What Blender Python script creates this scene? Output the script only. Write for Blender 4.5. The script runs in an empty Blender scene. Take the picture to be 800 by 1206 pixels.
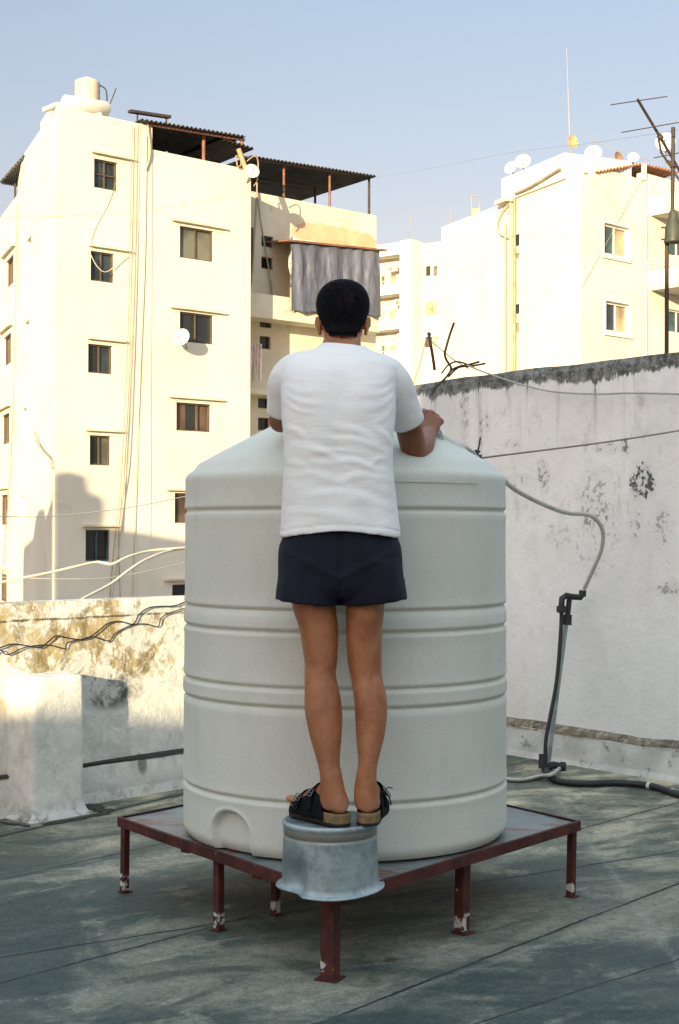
import bpy, bmesh, math, random
from mathutils import Vector, Matrix, noise as mnoise
random.seed(7)
PI = math.pi
scene = bpy.context.scene
COL = scene.collection
V = Vector

# ------------------------------------------------------------------ camera
F = 1730.0
CAM = V((0, 0, 1.39))
PITCH = math.atan(22 / F)
ROLL = math.radians(0.12)
cd = bpy.data.cameras.new('camera')
cam = bpy.data.objects.new('camera', cd)
COL.objects.link(cam)
cam.location = CAM
cam.rotation_euler = (PI / 2 + PITCH, 0, 0)
cam.rotation_mode = 'XYZ'
cam.matrix_world = Matrix.Translation(CAM) @ Matrix.Rotation(PI / 2 + PITCH, 4, 'X') @ Matrix.Rotation(ROLL, 4, 'Z')
cd.sensor_fit = 'VERTICAL'
cd.sensor_height = 36.0
cd.lens = F / 1206 * 36
cd.clip_start = 0.05
cd.clip_end = 5000
scene.camera = cam
RM = (Matrix.Rotation(PI / 2 + PITCH, 3, 'X') @ Matrix.Rotation(ROLL, 3, 'Z'))


def ray(px, py):
    return RM @ V(((px - 400) / F, -(py - 603) / F, -1.0))


def at(px, py, Y):
    r = ray(px, py)
    return CAM + r * (Y / r.y)


def onz(px, py, z):
    r = ray(px, py)
    return CAM + r * ((z - CAM.z) / r.z)


def onplane(P0, u, px, py):
    """ray against the vertical plane through P0 along u: returns (t, z)"""
    r = ray(px, py)
    n = V((-u.y, u.x))
    k = (P0.x - CAM.x) * n.x + (P0.y - CAM.y) * n.y
    k /= (r.x * n.x + r.y * n.y)
    p = CAM + r * k
    return (p.x - P0.x) * u.x + (p.y - P0.y) * u.y, p.z


# ------------------------------------------------------------------ node helper
class G:
    def __init__(s, name):
        s.m = bpy.data.materials.new(name)
        s.m.use_nodes = True
        s.t = s.m.node_tree
        s.b = s.t.nodes['Principled BSDF']
        s._pos = None
        s._obj = None

    def n(s, ty, **kw):
        x = s.t.nodes.new(ty)
        for k, v in kw.items():
            setattr(x, k, v)
        return x

    def put(s, sock, v):
        if hasattr(v, 'is_output') or isinstance(v, bpy.types.NodeSocket):
            s.t.links.new(v, sock)
        elif isinstance(v, (tuple, list)) and len(v) == 3 and sock.type == 'RGBA':
            sock.default_value = (*v, 1)
        else:
            sock.default_value = v

    def pos(s):
        if not s._pos:
            s._pos = s.n('ShaderNodeNewGeometry').outputs['Position']
        return s._pos

    def obj(s):
        if not s._obj:
            s._obj = s.n('ShaderNodeTexCoord').outputs['Object']
        return s._obj

    def scl(s, vec, sc):
        x = s.n('ShaderNodeMapping')
        s.put(x.inputs['Vector'], vec)
        x.inputs['Scale'].default_value = sc
        return x.outputs[0]

    def noise(s, vec, scale, detail=4, rough=.55, dist=0):
        x = s.n('ShaderNodeTexNoise')
        s.put(x.inputs['Vector'], vec)
        x.inputs['Scale'].default_value = scale
        x.inputs['Detail'].default_value = detail
        x.inputs['Roughness'].default_value = rough
        x.inputs['Distortion'].default_value = dist
        return x.outputs['Fac']

    def math(s, op, a, b=0.0, c=None, clamp=False):
        x = s.n('ShaderNodeMath', operation=op)
        x.use_clamp = clamp
        s.put(x.inputs[0], a)
        s.put(x.inputs[1], b)
        if c is not None:
            s.put(x.inputs[2], c)
        return x.outputs[0]

    def mr(s, v, a, b, c=0.0, d=1.0, smooth=True):
        x = s.n('ShaderNodeMapRange')
        x.interpolation_type = 'SMOOTHSTEP' if smooth else 'LINEAR'
        s.put(x.inputs['Value'], v)
        for k, q in (('From Min', a), ('From Max', b), ('To Min', c), ('To Max', d)):
            s.put(x.inputs[k], q)
        return x.outputs['Result']

    def mix(s, f, a, b, mode='MIX'):
        x = s.n('ShaderNodeMix', data_type='RGBA', blend_type=mode)
        s.put(x.inputs['Factor'], f)
        s.put(x.inputs['A'], a) if False else s.put(x.inputs[6], a)
        s.put(x.inputs[7], b)
        return x.outputs[2]

    def dot(s, vec, d):
        x = s.n('ShaderNodeVectorMath', operation='DOT_PRODUCT')
        s.put(x.inputs[0], vec)
        x.inputs[1].default_value = d
        return x.outputs['Value']

    def sep(s, vec):
        x = s.n('ShaderNodeSeparateXYZ')
        s.put(x.inputs[0], vec)
        return x.outputs

    def comb(s, x_, y_, z_):
        x = s.n('ShaderNodeCombineXYZ')
        s.put(x.inputs[0], x_); s.put(x.inputs[1], y_); s.put(x.inputs[2], z_)
        return x.outputs[0]

    def bump(s, h, strength=.3, dist=.01):
        x = s.n('ShaderNodeBump')
        x.inputs['Strength'].default_value = strength
        x.inputs['Distance'].default_value = dist
        s.put(x.inputs['Height'], h)
        s.t.links.new(x.outputs[0], s.b.inputs['Normal'])

    def fin(s, col, rough=.8, metal=0, spec=.5):
        s.put(s.b.inputs['Base Color'], col)
        s.put(s.b.inputs['Roughness'], rough)
        s.b.inputs['Metallic'].default_value = metal
        s.b.inputs['Specular IOR Level'].default_value = spec
        return s.m


def mul(c, k):
    return tuple(min(1, x * k) for x in c)


def simple(name, base, rough=.8, var=.12, scale=6, bump=.15, bscale=80, bdist=.003, metal=0, spec=.4, streak=False, dirt=None, dirt_at=.62):
    g = G(name)
    o = g.pos()
    v = g.scl(o, (1, 1, .15)) if streak else o
    c = g.mix(g.mr(g.noise(v, scale, 5), .3, .7), mul(base, 1 - var), mul(base, 1 + var))
    if dirt:
        c = g.mix(g.mr(g.noise(v, scale * 2.3, 8, .7), dirt_at, dirt_at + .12), c, dirt)
    if bump:
        g.bump(g.noise(o, bscale, 4), bump, bdist)
    return g.fin(c, rough, metal, spec)


# ------------------------------------------------------------------ mesh helper
class MB:
    def __init__(s):
        s.v = []
        s.f = []
        s.sm = []

    def add(s, vs, fs, smooth=False):
        k = len(s.v)
        s.v += [V(p) for p in vs]
        s.f += [tuple(i + k for i in f) for f in fs]
        s.sm += [smooth] * len(fs)
        return s

    def boxf(s, O, ax, ay, az, x0, x1, y0, y1, z0, z1):
        vs = [O + ax * x + ay * y + az * z for z in (z0, z1) for y in (y0, y1) for x in (x0, x1)]
        fs = [(0, 2, 3, 1), (4, 5, 7, 6), (0, 1, 5, 4), (2, 6, 7, 3), (0, 4, 6, 2), (1, 3, 7, 5)]
        if ax.cross(ay).dot(az) < 0:
            fs = [tuple(reversed(f)) for f in fs]
        return s.add(vs, fs)

    def box(s, x0, x1, y0, y1, z0, z1):
        return s.boxf(V((0, 0, 0)), V((1, 0, 0)), V((0, 1, 0)), V((0, 0, 1)), x0, x1, y0, y1, z0, z1)

    def prism(s, pts, z0, z1):
        n = len(pts)
        vs = [V((p[0], p[1], z0)) for p in pts] + [V((p[0], p[1], z1)) for p in pts]
        fs = [tuple(reversed(range(n))), tuple(range(n, 2 * n))]
        fs += [(i, (i + 1) % n, n + (i + 1) % n, n + i) for i in range(n)]
        return s.add(vs, fs)

    def tube(s, pts, r, n=8, cap=True, flat=None):
        """r a number or list; flat=(a,b) multiplies the two cross axes; rings by parallel transport"""
        pts = [V(p) for p in pts]
        m = len(pts)
        rr = r if isinstance(r, (list, tuple)) else [r] * m
        T = []
        for i in range(m):
            a = pts[max(0, i - 1)]
            b = pts[min(m - 1, i + 1)]
            T.append((b - a).normalized())
        up = V((0, 0, 1)) if abs(T[0].z) < .9 else V((0, 1, 0))
        X = T[0].cross(up).normalized()
        vs = []
        for i in range(m):
            X = (X - T[i] * X.dot(T[i])).normalized()
            Yv = T[i].cross(X)
            q = rr[i]
            if not isinstance(q, (tuple, list)):
                q = (q, q)
            for k in range(n):
                a = 2 * PI * k / n
                vs.append(pts[i] + X * (math.cos(a) * q[0]) + Yv * (math.sin(a) * q[1]))
        fs = []
        for i in range(m - 1):
            for k in range(n):
                k2 = (k + 1) % n
                fs.append((i * n + k, i * n + k2, (i + 1) * n + k2, (i + 1) * n + k))
        s.add(vs, fs, True)
        if cap:
            s.add([vs[k] for k in range(n)], [tuple(reversed(range(n)))])
            s.add([vs[(m - 1) * n + k] for k in range(n)], [tuple(range(n))])
        return s

    def rings(s, rings, closed=True, cap=True, smooth=True):
        n = len(rings[0])
        vs = [p for r in rings for p in r]
        fs = []
        for i in range(len(rings) - 1):
            for k in range(n if closed else n - 1):
                k2 = (k + 1) % n
                fs.append((i * n + k, i * n + k2, (i + 1) * n + k2, (i + 1) * n + k))
        s.add(vs, fs, smooth)
        if cap:
            s.add(rings[0], [tuple(reversed(range(n)))])
            s.add(rings[-1], [tuple(range(n))])
        return s

    def lathe(s, C, prof, n=48, axis=None, smooth=True):
        """prof list of (r, h) ; closed ends when r==0"""
        az = (axis or V((0, 0, 1))).normalized()
        ax = az.orthogonal().normalized()
        ay = az.cross(ax)
        rings = [[C + ax * (r * math.cos(2 * PI * k / n)) + ay * (r * math.sin(2 * PI * k / n)) + az * h for k in range(n)] for r, h in prof]
        return s.rings(rings, True, False, smooth)

    def ball(s, C, rx, ry, rz, n=16, m=10, R=None):
        rings = []
        for i in range(m + 1):
            a = PI * i / m
            rr = max(math.sin(a), 1e-3)
            ring = []
            for k in range(n):
                b = 2 * PI * k / n
                p = V((rx * rr * math.cos(b), ry * rr * math.sin(b), -rz * math.cos(a)))
                if R is not None:
                    p = R @ p
                ring.append(V(C) + p)
            rings.append(ring)
        return s.rings(rings, True, True, True)

    def build(s, name, mat, parent=None, weld=0):
        me = bpy.data.meshes.new(name)
        off = parent_loc(parent)
        me.from_pydata([tuple(p - off) for p in s.v], [], s.f)
        me.polygons.foreach_set('use_smooth', s.sm)
        me.update()
        if weld:
            bm = bmesh.new()
            bm.from_mesh(me)
            bmesh.ops.remove_doubles(bm, verts=bm.verts, dist=weld)
            bm.to_mesh(me)
            bm.free()
        if mat:
            me.materials.append(mat)
        o = bpy.data.objects.new(name, me)
        COL.objects.link(o)
        if parent:
            o.parent = parent
        return o


def parent_loc(p):
    L = V((0, 0, 0))
    while p is not None:
        L = L + V(p.location)
        p = p.parent
    return L


def tag(o, label=None, cat=None, group=None, kind=None):
    if label: o['label'] = label
    if cat: o['category'] = cat
    if group: o['group'] = group
    if kind: o['kind'] = kind
    return o


def thing(name, loc, label, cat, group=None):
    e = bpy.data.objects.new(name, None)
    e.empty_display_size = .2
    COL.objects.link(e)
    e.location = loc
    return tag(e, label, cat, group)


def cr(pts, k=8):
    """catmull-rom smoothing"""
    P = [V(p) for p in pts]
    P = [P[0] * 2 - P[1]] + P + [P[-1] * 2 - P[-2]]
    out = []
    for i in range(1, len(P) - 2):
        for j in range(k):
            t = j / k
            a, b, c, d = P[i - 1], P[i], P[i + 1], P[i + 2]
            out.append(.5 * ((2 * b) + (c - a) * t + (2 * a - 5 * b + 4 * c - d) * t * t + (3 * b - a - 3 * c + d) * t ** 3))
    out.append(P[-2])
    return out


def bake(o, mods):
    """apply modifiers to o by evaluating it; mods: list of (type, dict)"""
    for ty, kw in mods:
        m = o.modifiers.new(ty, ty)
        for k, v in kw.items():
            setattr(m, k, v)
    dg = bpy.context.evaluated_depsgraph_get()
    dg.update()
    me = bpy.data.meshes.new_from_object(o.evaluated_get(dg))
    o.modifiers.clear()
    old = o.data
    o.data = me
    me.name = old.name
    return o


def fn(x, y, z, s=1.0):
    return mnoise.noise(V((x * s, y * s, z * s)))


# ------------------------------------------------------------------ light & sky
SUN_EL = math.radians(9.3)
SUN_AZ = math.radians(17.7)         # light travels away from the viewer and to the right
sd = V((math.sin(SUN_AZ) * math.cos(SUN_EL), math.cos(SUN_AZ) * math.cos(SUN_EL), -math.sin(SUN_EL)))
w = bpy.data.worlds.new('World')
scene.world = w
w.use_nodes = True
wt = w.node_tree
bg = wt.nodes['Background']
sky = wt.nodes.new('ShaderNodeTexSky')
sky.sky_type = 'NISHITA'
sky.sun_disc = False
sky.sun_elevation = SUN_EL
sky.sun_rotation = math.atan2(-sd.x, -sd.y)
sky.altitude = 50
sky.air_density = 1.0
sky.dust_density = 0.7
sky.ozone_density = 1.6
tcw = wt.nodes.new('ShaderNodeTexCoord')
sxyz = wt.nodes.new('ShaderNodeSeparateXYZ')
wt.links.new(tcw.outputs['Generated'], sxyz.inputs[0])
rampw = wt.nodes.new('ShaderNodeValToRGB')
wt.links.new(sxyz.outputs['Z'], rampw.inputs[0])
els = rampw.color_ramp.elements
STOPS = [(0.0, (.27, .205, .21)), (.19, (.455, .305, .265)), (.36, (.515, .395, .345)), (.66, (2.2, 1.62, 1.2)), (.92, (4.0, 2.85, 1.95))]  # low sky dimmed, zenith brightened as added overhead fill light
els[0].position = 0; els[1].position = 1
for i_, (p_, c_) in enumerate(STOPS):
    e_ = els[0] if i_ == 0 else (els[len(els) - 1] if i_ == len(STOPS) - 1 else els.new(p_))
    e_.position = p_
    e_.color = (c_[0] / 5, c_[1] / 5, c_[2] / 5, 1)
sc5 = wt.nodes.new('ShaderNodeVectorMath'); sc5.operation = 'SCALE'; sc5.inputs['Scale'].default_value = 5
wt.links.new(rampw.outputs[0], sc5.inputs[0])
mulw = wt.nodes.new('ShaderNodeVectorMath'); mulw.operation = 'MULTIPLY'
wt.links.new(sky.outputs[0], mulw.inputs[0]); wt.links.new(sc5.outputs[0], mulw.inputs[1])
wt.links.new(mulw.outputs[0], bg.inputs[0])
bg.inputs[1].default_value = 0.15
sl = bpy.data.lights.new('sun', 'SUN')
sl.energy = 2.5
sl.angle = math.radians(.38)
sl.color = (1.0, .80, .50)
so = bpy.data.objects.new('sun', sl)
COL.objects.link(so)
so.rotation_euler = (-sd).to_track_quat('Z', 'Y').to_euler()
so.location = (-10, -30, 20)
vs_ = scene.view_settings
scene.display_settings.display_device = 'sRGB'
vs_.view_transform = 'Standard'
vs_.look = 'None'
vs_.gamma = 1
vs_.use_curve_mapping = False
vs_.exposure = 2.0

# ------------------------------------------------------------------ setting
PL0 = at(100, 945, 7.51); PL0.z = 0
PU = V((.684, .73, 0)).normalized()                 # along the low parapet, to the right and away
RW0 = V((1.07, 9.28, 0))
RU = V((.835, -1.04, 0)).normalized()               # along the high wall, to the right and nearer


def wall_coords(g, P0, u):
    p = g.pos()
    s_ = g.math('SUBTRACT', g.dot(p, (u.x, u.y, 0)), P0.x * u.x + P0.y * u.y)
    z_ = g.sep(p)[2]
    return p, s_, z_


def ellipse(g, s_, z_, cs, cz, rs, rz):
    a = g.math('DIVIDE', g.math('SUBTRACT', s_, cs), rs)
    b = g.math('DIVIDE', g.math('SUBTRACT', z_, cz), rz)
    d = g.math('ADD', g.math('MULTIPLY', a, a), g.math('MULTIPLY', b, b))
    return g.mr(d, 1.3, .2)


# --- floor material
def floor_mat():
    g = G('roof_cement')
    p = g.pos()
    rot = g.n('ShaderNodeMapping')
    g.put(rot.inputs['Vector'], p)
    rot.inputs['Rotation'].default_value = (0, 0, math.radians(-35))
    rv = rot.outputs[0]
    st = g.scl(rv, (.8, 1.3, 1))
    n1 = g.noise(st, .95, 8, .58, .9)
    n2 = g.noise(st, 2.6, 12, .66, .6)
    n3 = g.noise(p, 60, 8, .8)
    n4 = g.noise(g.scl(rv, (.45, 1.8, 1)), 3.2, 12, .72, .5)
    n5 = g.noise(p, .62, 9, .62, 1.2)
    c = g.mix(g.mr(n1, .40, .60), (.062, .086, .083), (.165, .178, .160))
    c = g.mix(g.math('MULTIPLY', g.mr(n2, .50, .60), .65), c, (.215, .222, .198))
    c = g.mix(g.math('MULTIPLY', g.mr(n4, .56, .64), .55), c, (.26, .265, .24))
    c = g.mix(g.math('MULTIPLY', g.mr(n2, .47, .38), .6), c, (.040, .060, .060))
    c = g.mix(g.math('MULTIPLY', g.mr(n5, .48, .56), .72), c, (.042, .066, .066))
    c = g.mix(g.math('MULTIPLY', g.mr(g.noise(p, 9, 12, .8), .56, .66), .4), c, (.035, .050, .048))
    c = g.mix(g.math('MULTIPLY', g.mr(n3, .55, .66), .45), c, (.04, .052, .05))
    c = g.mix(g.math('MULTIPLY', g.mr(n3, .45, .34), .35), c, (.26, .27, .25))
    # paler dusty strip near the far walls
    far = g.mr(g.sep(p)[1], 5.3, 7.8)
    c = g.mix(g.math('MULTIPLY', far, .6), c, g.mix(g.mr(n2, .4, .65), (.10, .115, .10), (.40, .385, .31)))
    gm = g.n('ShaderNodeGamma'); g.put(gm.inputs[0], c); gm.inputs[1].default_value = 1.45
    c = g.mix(1.0, gm.outputs[0], (2.65, 2.45, 2.25), 'MULTIPLY')
    gr1 = g.mr(g.noise(p, 24, 9, .85), .36, .64, .62, 1.38, False)
    gr2 = g.mr(g.noise(p, 110, 5, .8), .34, .66, .60, 1.40, False)
    gg = g.math('MULTIPLY', gr1, gr2)
    c = g.mix(1.0, c, g.comb(gg, gg, gg), 'MULTIPLY')
    # rust spot
    sp = onz(462, 1131, 0)
    xs = g.sep(p)
    e = ellipse(g, xs[0], xs[1], sp.x, sp.y, .03, .035)
    c = g.mix(g.math('MULTIPLY', e, .8), c, (.055, .038, .018))
    # puddle-dark streaks and joints cut in the screed
    wob = g.math('MULTIPLY', g.math('SUBTRACT', g.noise(p, 2.2, 11, .8), .5), .055)
    jt = None
    for (a, b, wd) in (((372, 1206), (800, 1040), .0045), ((0, 1128), (420, 1062), .0045), ((560, 1206), (800, 1130), .0025),
                       ((0, 985), (218, 935), .012), ((650, 985), (800, 945), .004), ((110, 1012), (230, 985), .004)):
        A = onz(*a, 0); B = onz(*b, 0)
        d = (B - A).normalized()
        nx, ny = -d.y, d.x
        dist = g.math('ADD', g.math('SUBTRACT', g.dot(p, (nx, ny, 0)), A.x * nx + A.y * ny), wob)
        ad = g.math('ABSOLUTE', dist)
        line = g.mr(ad, wd * 2, wd * .5)
        halo = g.math('MULTIPLY', g.mr(ad, .07, .0), g.mr(n2, .4, .6, 0, .45))
        if wd >= .004:
            c = g.mix(halo, c, (.045, .065, .065))
        jt = line if jt is None else g.math('MAXIMUM', jt, line)
    # pale scrape marks running across the floor
    for (a, b, wd) in (((300, 1150), (800, 1100), .012), ((650, 930), (690, 985), .012), ((0, 1040), (150, 1010), .01), ((440, 1180), (800, 1060), .01)):
        A = onz(*a, 0); B = onz(*b, 0)
        d = (B - A).normalized()
        nx, ny = -d.y, d.x
        dist = g.math('ADD', g.math('SUBTRACT', g.dot(p, (nx, ny, 0)), A.x * nx + A.y * ny), g.math('MULTIPLY', wob, 1.7))
        k = g.math('MULTIPLY', g.mr(g.math('ABSOLUTE', dist), wd * 2.5, 0), g.mr(n3, .45, .6, 0, .6))
        c = g.mix(k, c, (.32, .345, .32))
    c = g.mix(g.math('MULTIPLY', jt, g.mr(n4, .38, .50, .45, 1.0)), c, (.012, .017, .018))
    h = g.math('ADD', g.math('MULTIPLY', n2, .8), g.math('MULTIPLY', n3, .35))
    h = g.math('SUBTRACT', h, g.math('MULTIPLY', jt, .6))
    g.bump(h, .7, .02)
    return g.fin(c, g.mr(n2, .3, .7, .55, .85), 0, .35)


FLOOR_M = floor_mat()
# our roof floor: an irregular slab bounded by the two walls
PLfar = PL0 + PU * 4.0
PLnear = PL0 - PU * 9.0
mb = MB()
fl = [V((-9, -6, 0)), V((8, -6, 0)), RW0 + RU * 9, RW0 - RU * 1.2, PLfar, PLnear]
fl = [V((-8, -6, 0)), V((7.6, -6, 0)), V((7.6, 1.1, 0)), RW0 - RU * .9, PL0 + PU * 2.72, PLnear]
mb.prism([(p.x, p.y) for p in fl], -.3, 0)
tag(mb.build('roof_floor', FLOOR_M), kind='structure')
# street level far below, reaching the horizon
g = G('street_ground')
c = g.mix(g.noise(g.pos(), .05, 6), (.06, .06, .055), (.16, .15, .12))
GM = g.fin(c, .9)
mb = MB()
mb.add([(-2500, -2500, -13), (2500, -2500, -13), (2500, 2500, -13), (-2500, 2500, -13)], [(0, 1, 2, 3)])
tag(mb.build('ground', GM), kind='structure')


# --- low parapet on the left
def parapet_mat(plinth=False):
    g = G('parapet_plaster')
    p, s_, z_ = wall_coords(g, PL0, PU)
    n1 = g.noise(p, 2.6, 9, .68, .5)
    n2 = g.noise(p, 8, 9, .74, .3)
    n3 = g.noise(g.scl(p, (1, 1, .35)), 15, 6, .7)
    white = g.mix(g.mr(n2, .35, .65), (.60, .60, .55), (.84, .82, .75))
    brown = g.mix(g.mr(n3, .35, .65), (.17, .135, .055), (.46, .37, .19))
    hi = g.mr(z_, .42, .60)
    m1 = g.math('MULTIPLY', g.mr(g.math('ADD', g.math('MULTIPLY', n1, .55), g.math('MULTIPLY', n2, .45)), .465, .535), hi)
    c = g.mix(g.math('MULTIPLY', m1, .95), white, brown)
    m2 = g.mr(n2, .57, .61)
    c = g.mix(g.math('MULTIPLY', m2, g.math('MULTIPLY', hi, .85)), c, (.68, .66, .58))
    # noisy grey patches in the lower half and a scored line under the coping
    t0, zc = onplane(PL0, PU, 130, 828)
    e = ellipse(g, s_, z_, t0, .56, .22, .11)
    c = g.mix(g.math('MULTIPLY', e, g.mr(n2, .38, .58, 0, .95)), c, (.085, .095, .085))
    t1, z1 = onplane(PL0, PU, 164, 905)
    e = ellipse(g, s_, z_, t1, .16, .035, .06)
    c = g.mix(g.math('MULTIPLY', e, .8), c, (.13, .16, .15))
    wv = g.math('ADD', z_, g.math('MULTIPLY', g.math('SUBTRACT', g.noise(p, 4, 4), .5), .03))
    ln = g.mr(g.math('ABSOLUTE', g.math('SUBTRACT', wv, .945)), .009, .002)
    c = g.mix(g.math('MULTIPLY', ln, g.mr(n2, .4, .52, .2, .9)), c, (.09, .07, .04))
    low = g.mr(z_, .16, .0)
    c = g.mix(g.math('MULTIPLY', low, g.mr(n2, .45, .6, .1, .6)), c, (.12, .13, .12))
    g.bump(g.math('ADD', n2, g.math('MULTIPLY', m1, -.25)), .8, .02)
    return g.fin(c, .9, 0, .2)


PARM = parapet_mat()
PN = V((PU.y, -PU.x, 0))       # toward viewer
UPV = V((0, 0, 1))
wt_ = thing('parapet_wall', PL0 + PU * (-2), 'low stained parapet wall, yellow in the sun, behind the square pillar at left', 'wall')


def rough_slab(O, u, n, t0, t1, prof, seg, amp=.006, seed=0):
    """extrude a closed profile [(out, z)] along u with hand-made unevenness"""
    m = MB()
    rings = []
    for i in range(seg + 1):
        t = t0 + (t1 - t0) * i / seg
        ring = []
        for k, (a, z) in enumerate(prof):
            q = fn(t * 3 + seed, k * 7.1 + seed, z * 3) * amp + fn(t * 11 + seed, k * 3.3, seed) * amp * .5
            q2 = fn(t * 2.3 + seed * 2, k * 5.7, 9.2) * amp
            ring.append(O + u * t + n * (a + q) + UPV * (z + (q2 if z > .01 else 0)))
        rings.append(ring)
    m.rings(rings, True, True, False)
    return m


prof = [(-.16, -.02), (.0, -.02), (.0, .2), (.0, .45), (.0, .7), (-.001, .98), (-.012, 1.03), (-.15, 1.03), (-.16, .98)]
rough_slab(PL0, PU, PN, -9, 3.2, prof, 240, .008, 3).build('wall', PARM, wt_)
# plinth (skirting upstand) with a dark joint strip above that also draws the ledge shadow
prof = [(.002, -.02), (.06, -.02), (.035, .05), (.022, .18), (.002, .192)]
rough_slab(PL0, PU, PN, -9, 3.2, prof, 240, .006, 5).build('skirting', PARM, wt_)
JM = simple('bitumen_and_ledge_shadow', (.035, .036, .03), .9, .3, 20)
prof = [(.0, .19), (.024, .187), (.022, .196), (.0, .204)]
rough_slab(PL0, PU, PN, -9, 3.2, prof, 400, .009, 8).build('joint_ledge_shadow', JM, wt_)

# --- square pillar
g = G('whitewashed_pillar')
p = g.pos()
n1 = g.noise(p, 7, 8, .65, .5)
n2 = g.noise(g.scl(p, (1, 1, .4)), 13, 7, .7)
c = g.mix(g.mr(n1, .35, .65), (.58, .585, .545), (.80, .785, .73))
c = g.mix(g.mr(n2, .60, .70, 0, .6), c, (.22, .24, .22))
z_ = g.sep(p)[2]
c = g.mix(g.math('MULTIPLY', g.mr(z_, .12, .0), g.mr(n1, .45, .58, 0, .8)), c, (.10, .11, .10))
g.bump(g.noise(p, 30, 8, .7), .6, .012)
PILM = g.fin(c, .9, 0, .2)
pc = onz(39, 968, 0)
m = MB()
rings = []
ZS = [-.02, .0, .02, .045, .08, .14, .22, .32, .42, .52, .6, .65, .675, .681]
W1, W2 = .30, .34
for z in ZS:
    fl_ = .040 * math.exp(-max(z, 0) / .03)
    sh = .012 if z > .678 else (.003 if z > .67 else 0)
    ring = []
    N = 14
    corners = [(-fl_ + sh, -fl_ + sh), (W1 + fl_ - sh, -fl_ + sh), (W1 + fl_ - sh, W2), (-fl_ + sh, W2)]
    for q in range(4):
        a = V((corners[q][0], corners[q][1])); b = V((corners[(q + 1) % 4][0], corners[(q + 1) % 4][1]))
        for i in range(N):
            t = i / N
            # softened corners
            e = min(t, 1 - t)
            pt = a.lerp(b, t)
            cen = V((W1 / 2, W2 / 2))
            pt = pt + (cen - pt).normalized() * (.006 * math.exp(-e / .03))
            bu = fn(pt.x * 5, pt.y * 5, z * 5) * .008 + fn(pt.x * 25, pt.y * 25, z * 25) * .003
            pt = pt + (pt - cen).normalized() * bu
            ring.append(pc + PU * pt.x - PN * pt.y + UPV * (z + (bu if z > .6 else 0)))
    rings.append(ring)
m.rings(rings, True, True, True)
o = m.build('pillar', PILM)
tag(o, 'short square whitewashed masonry pillar standing before the stained parapet', 'pillar')
# bitumen line around the pillar foot
m = MB()
for (a, b, wd) in (((-5, 968), (36, 974), .02), ((50, 972), (128, 958), .03), ((100, 948), (128, 957), .05)):
    A = onz(*a, 0); B = onz(*b, 0)
    d = (B - A).normalized(); nn = V((-d.y, d.x, 0))
    K = 26
    lo, hi = [], []
    for i in range(K + 1):
        t = i / K
        q = A.lerp(B, t)
        ww = wd * (.35 + abs(fn(t * 6, wd * 50, 1)) * 1.4)
        lo.append(q - nn * ww + UPV * .004); hi.append(q + nn * ww + UPV * .004)
    m.add(lo + hi, [(i, i + 1, K + 2 + i, K + 1 + i) for i in range(K)])
tag(m.build('bitumen_patch', JM), kind='structure')


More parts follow.
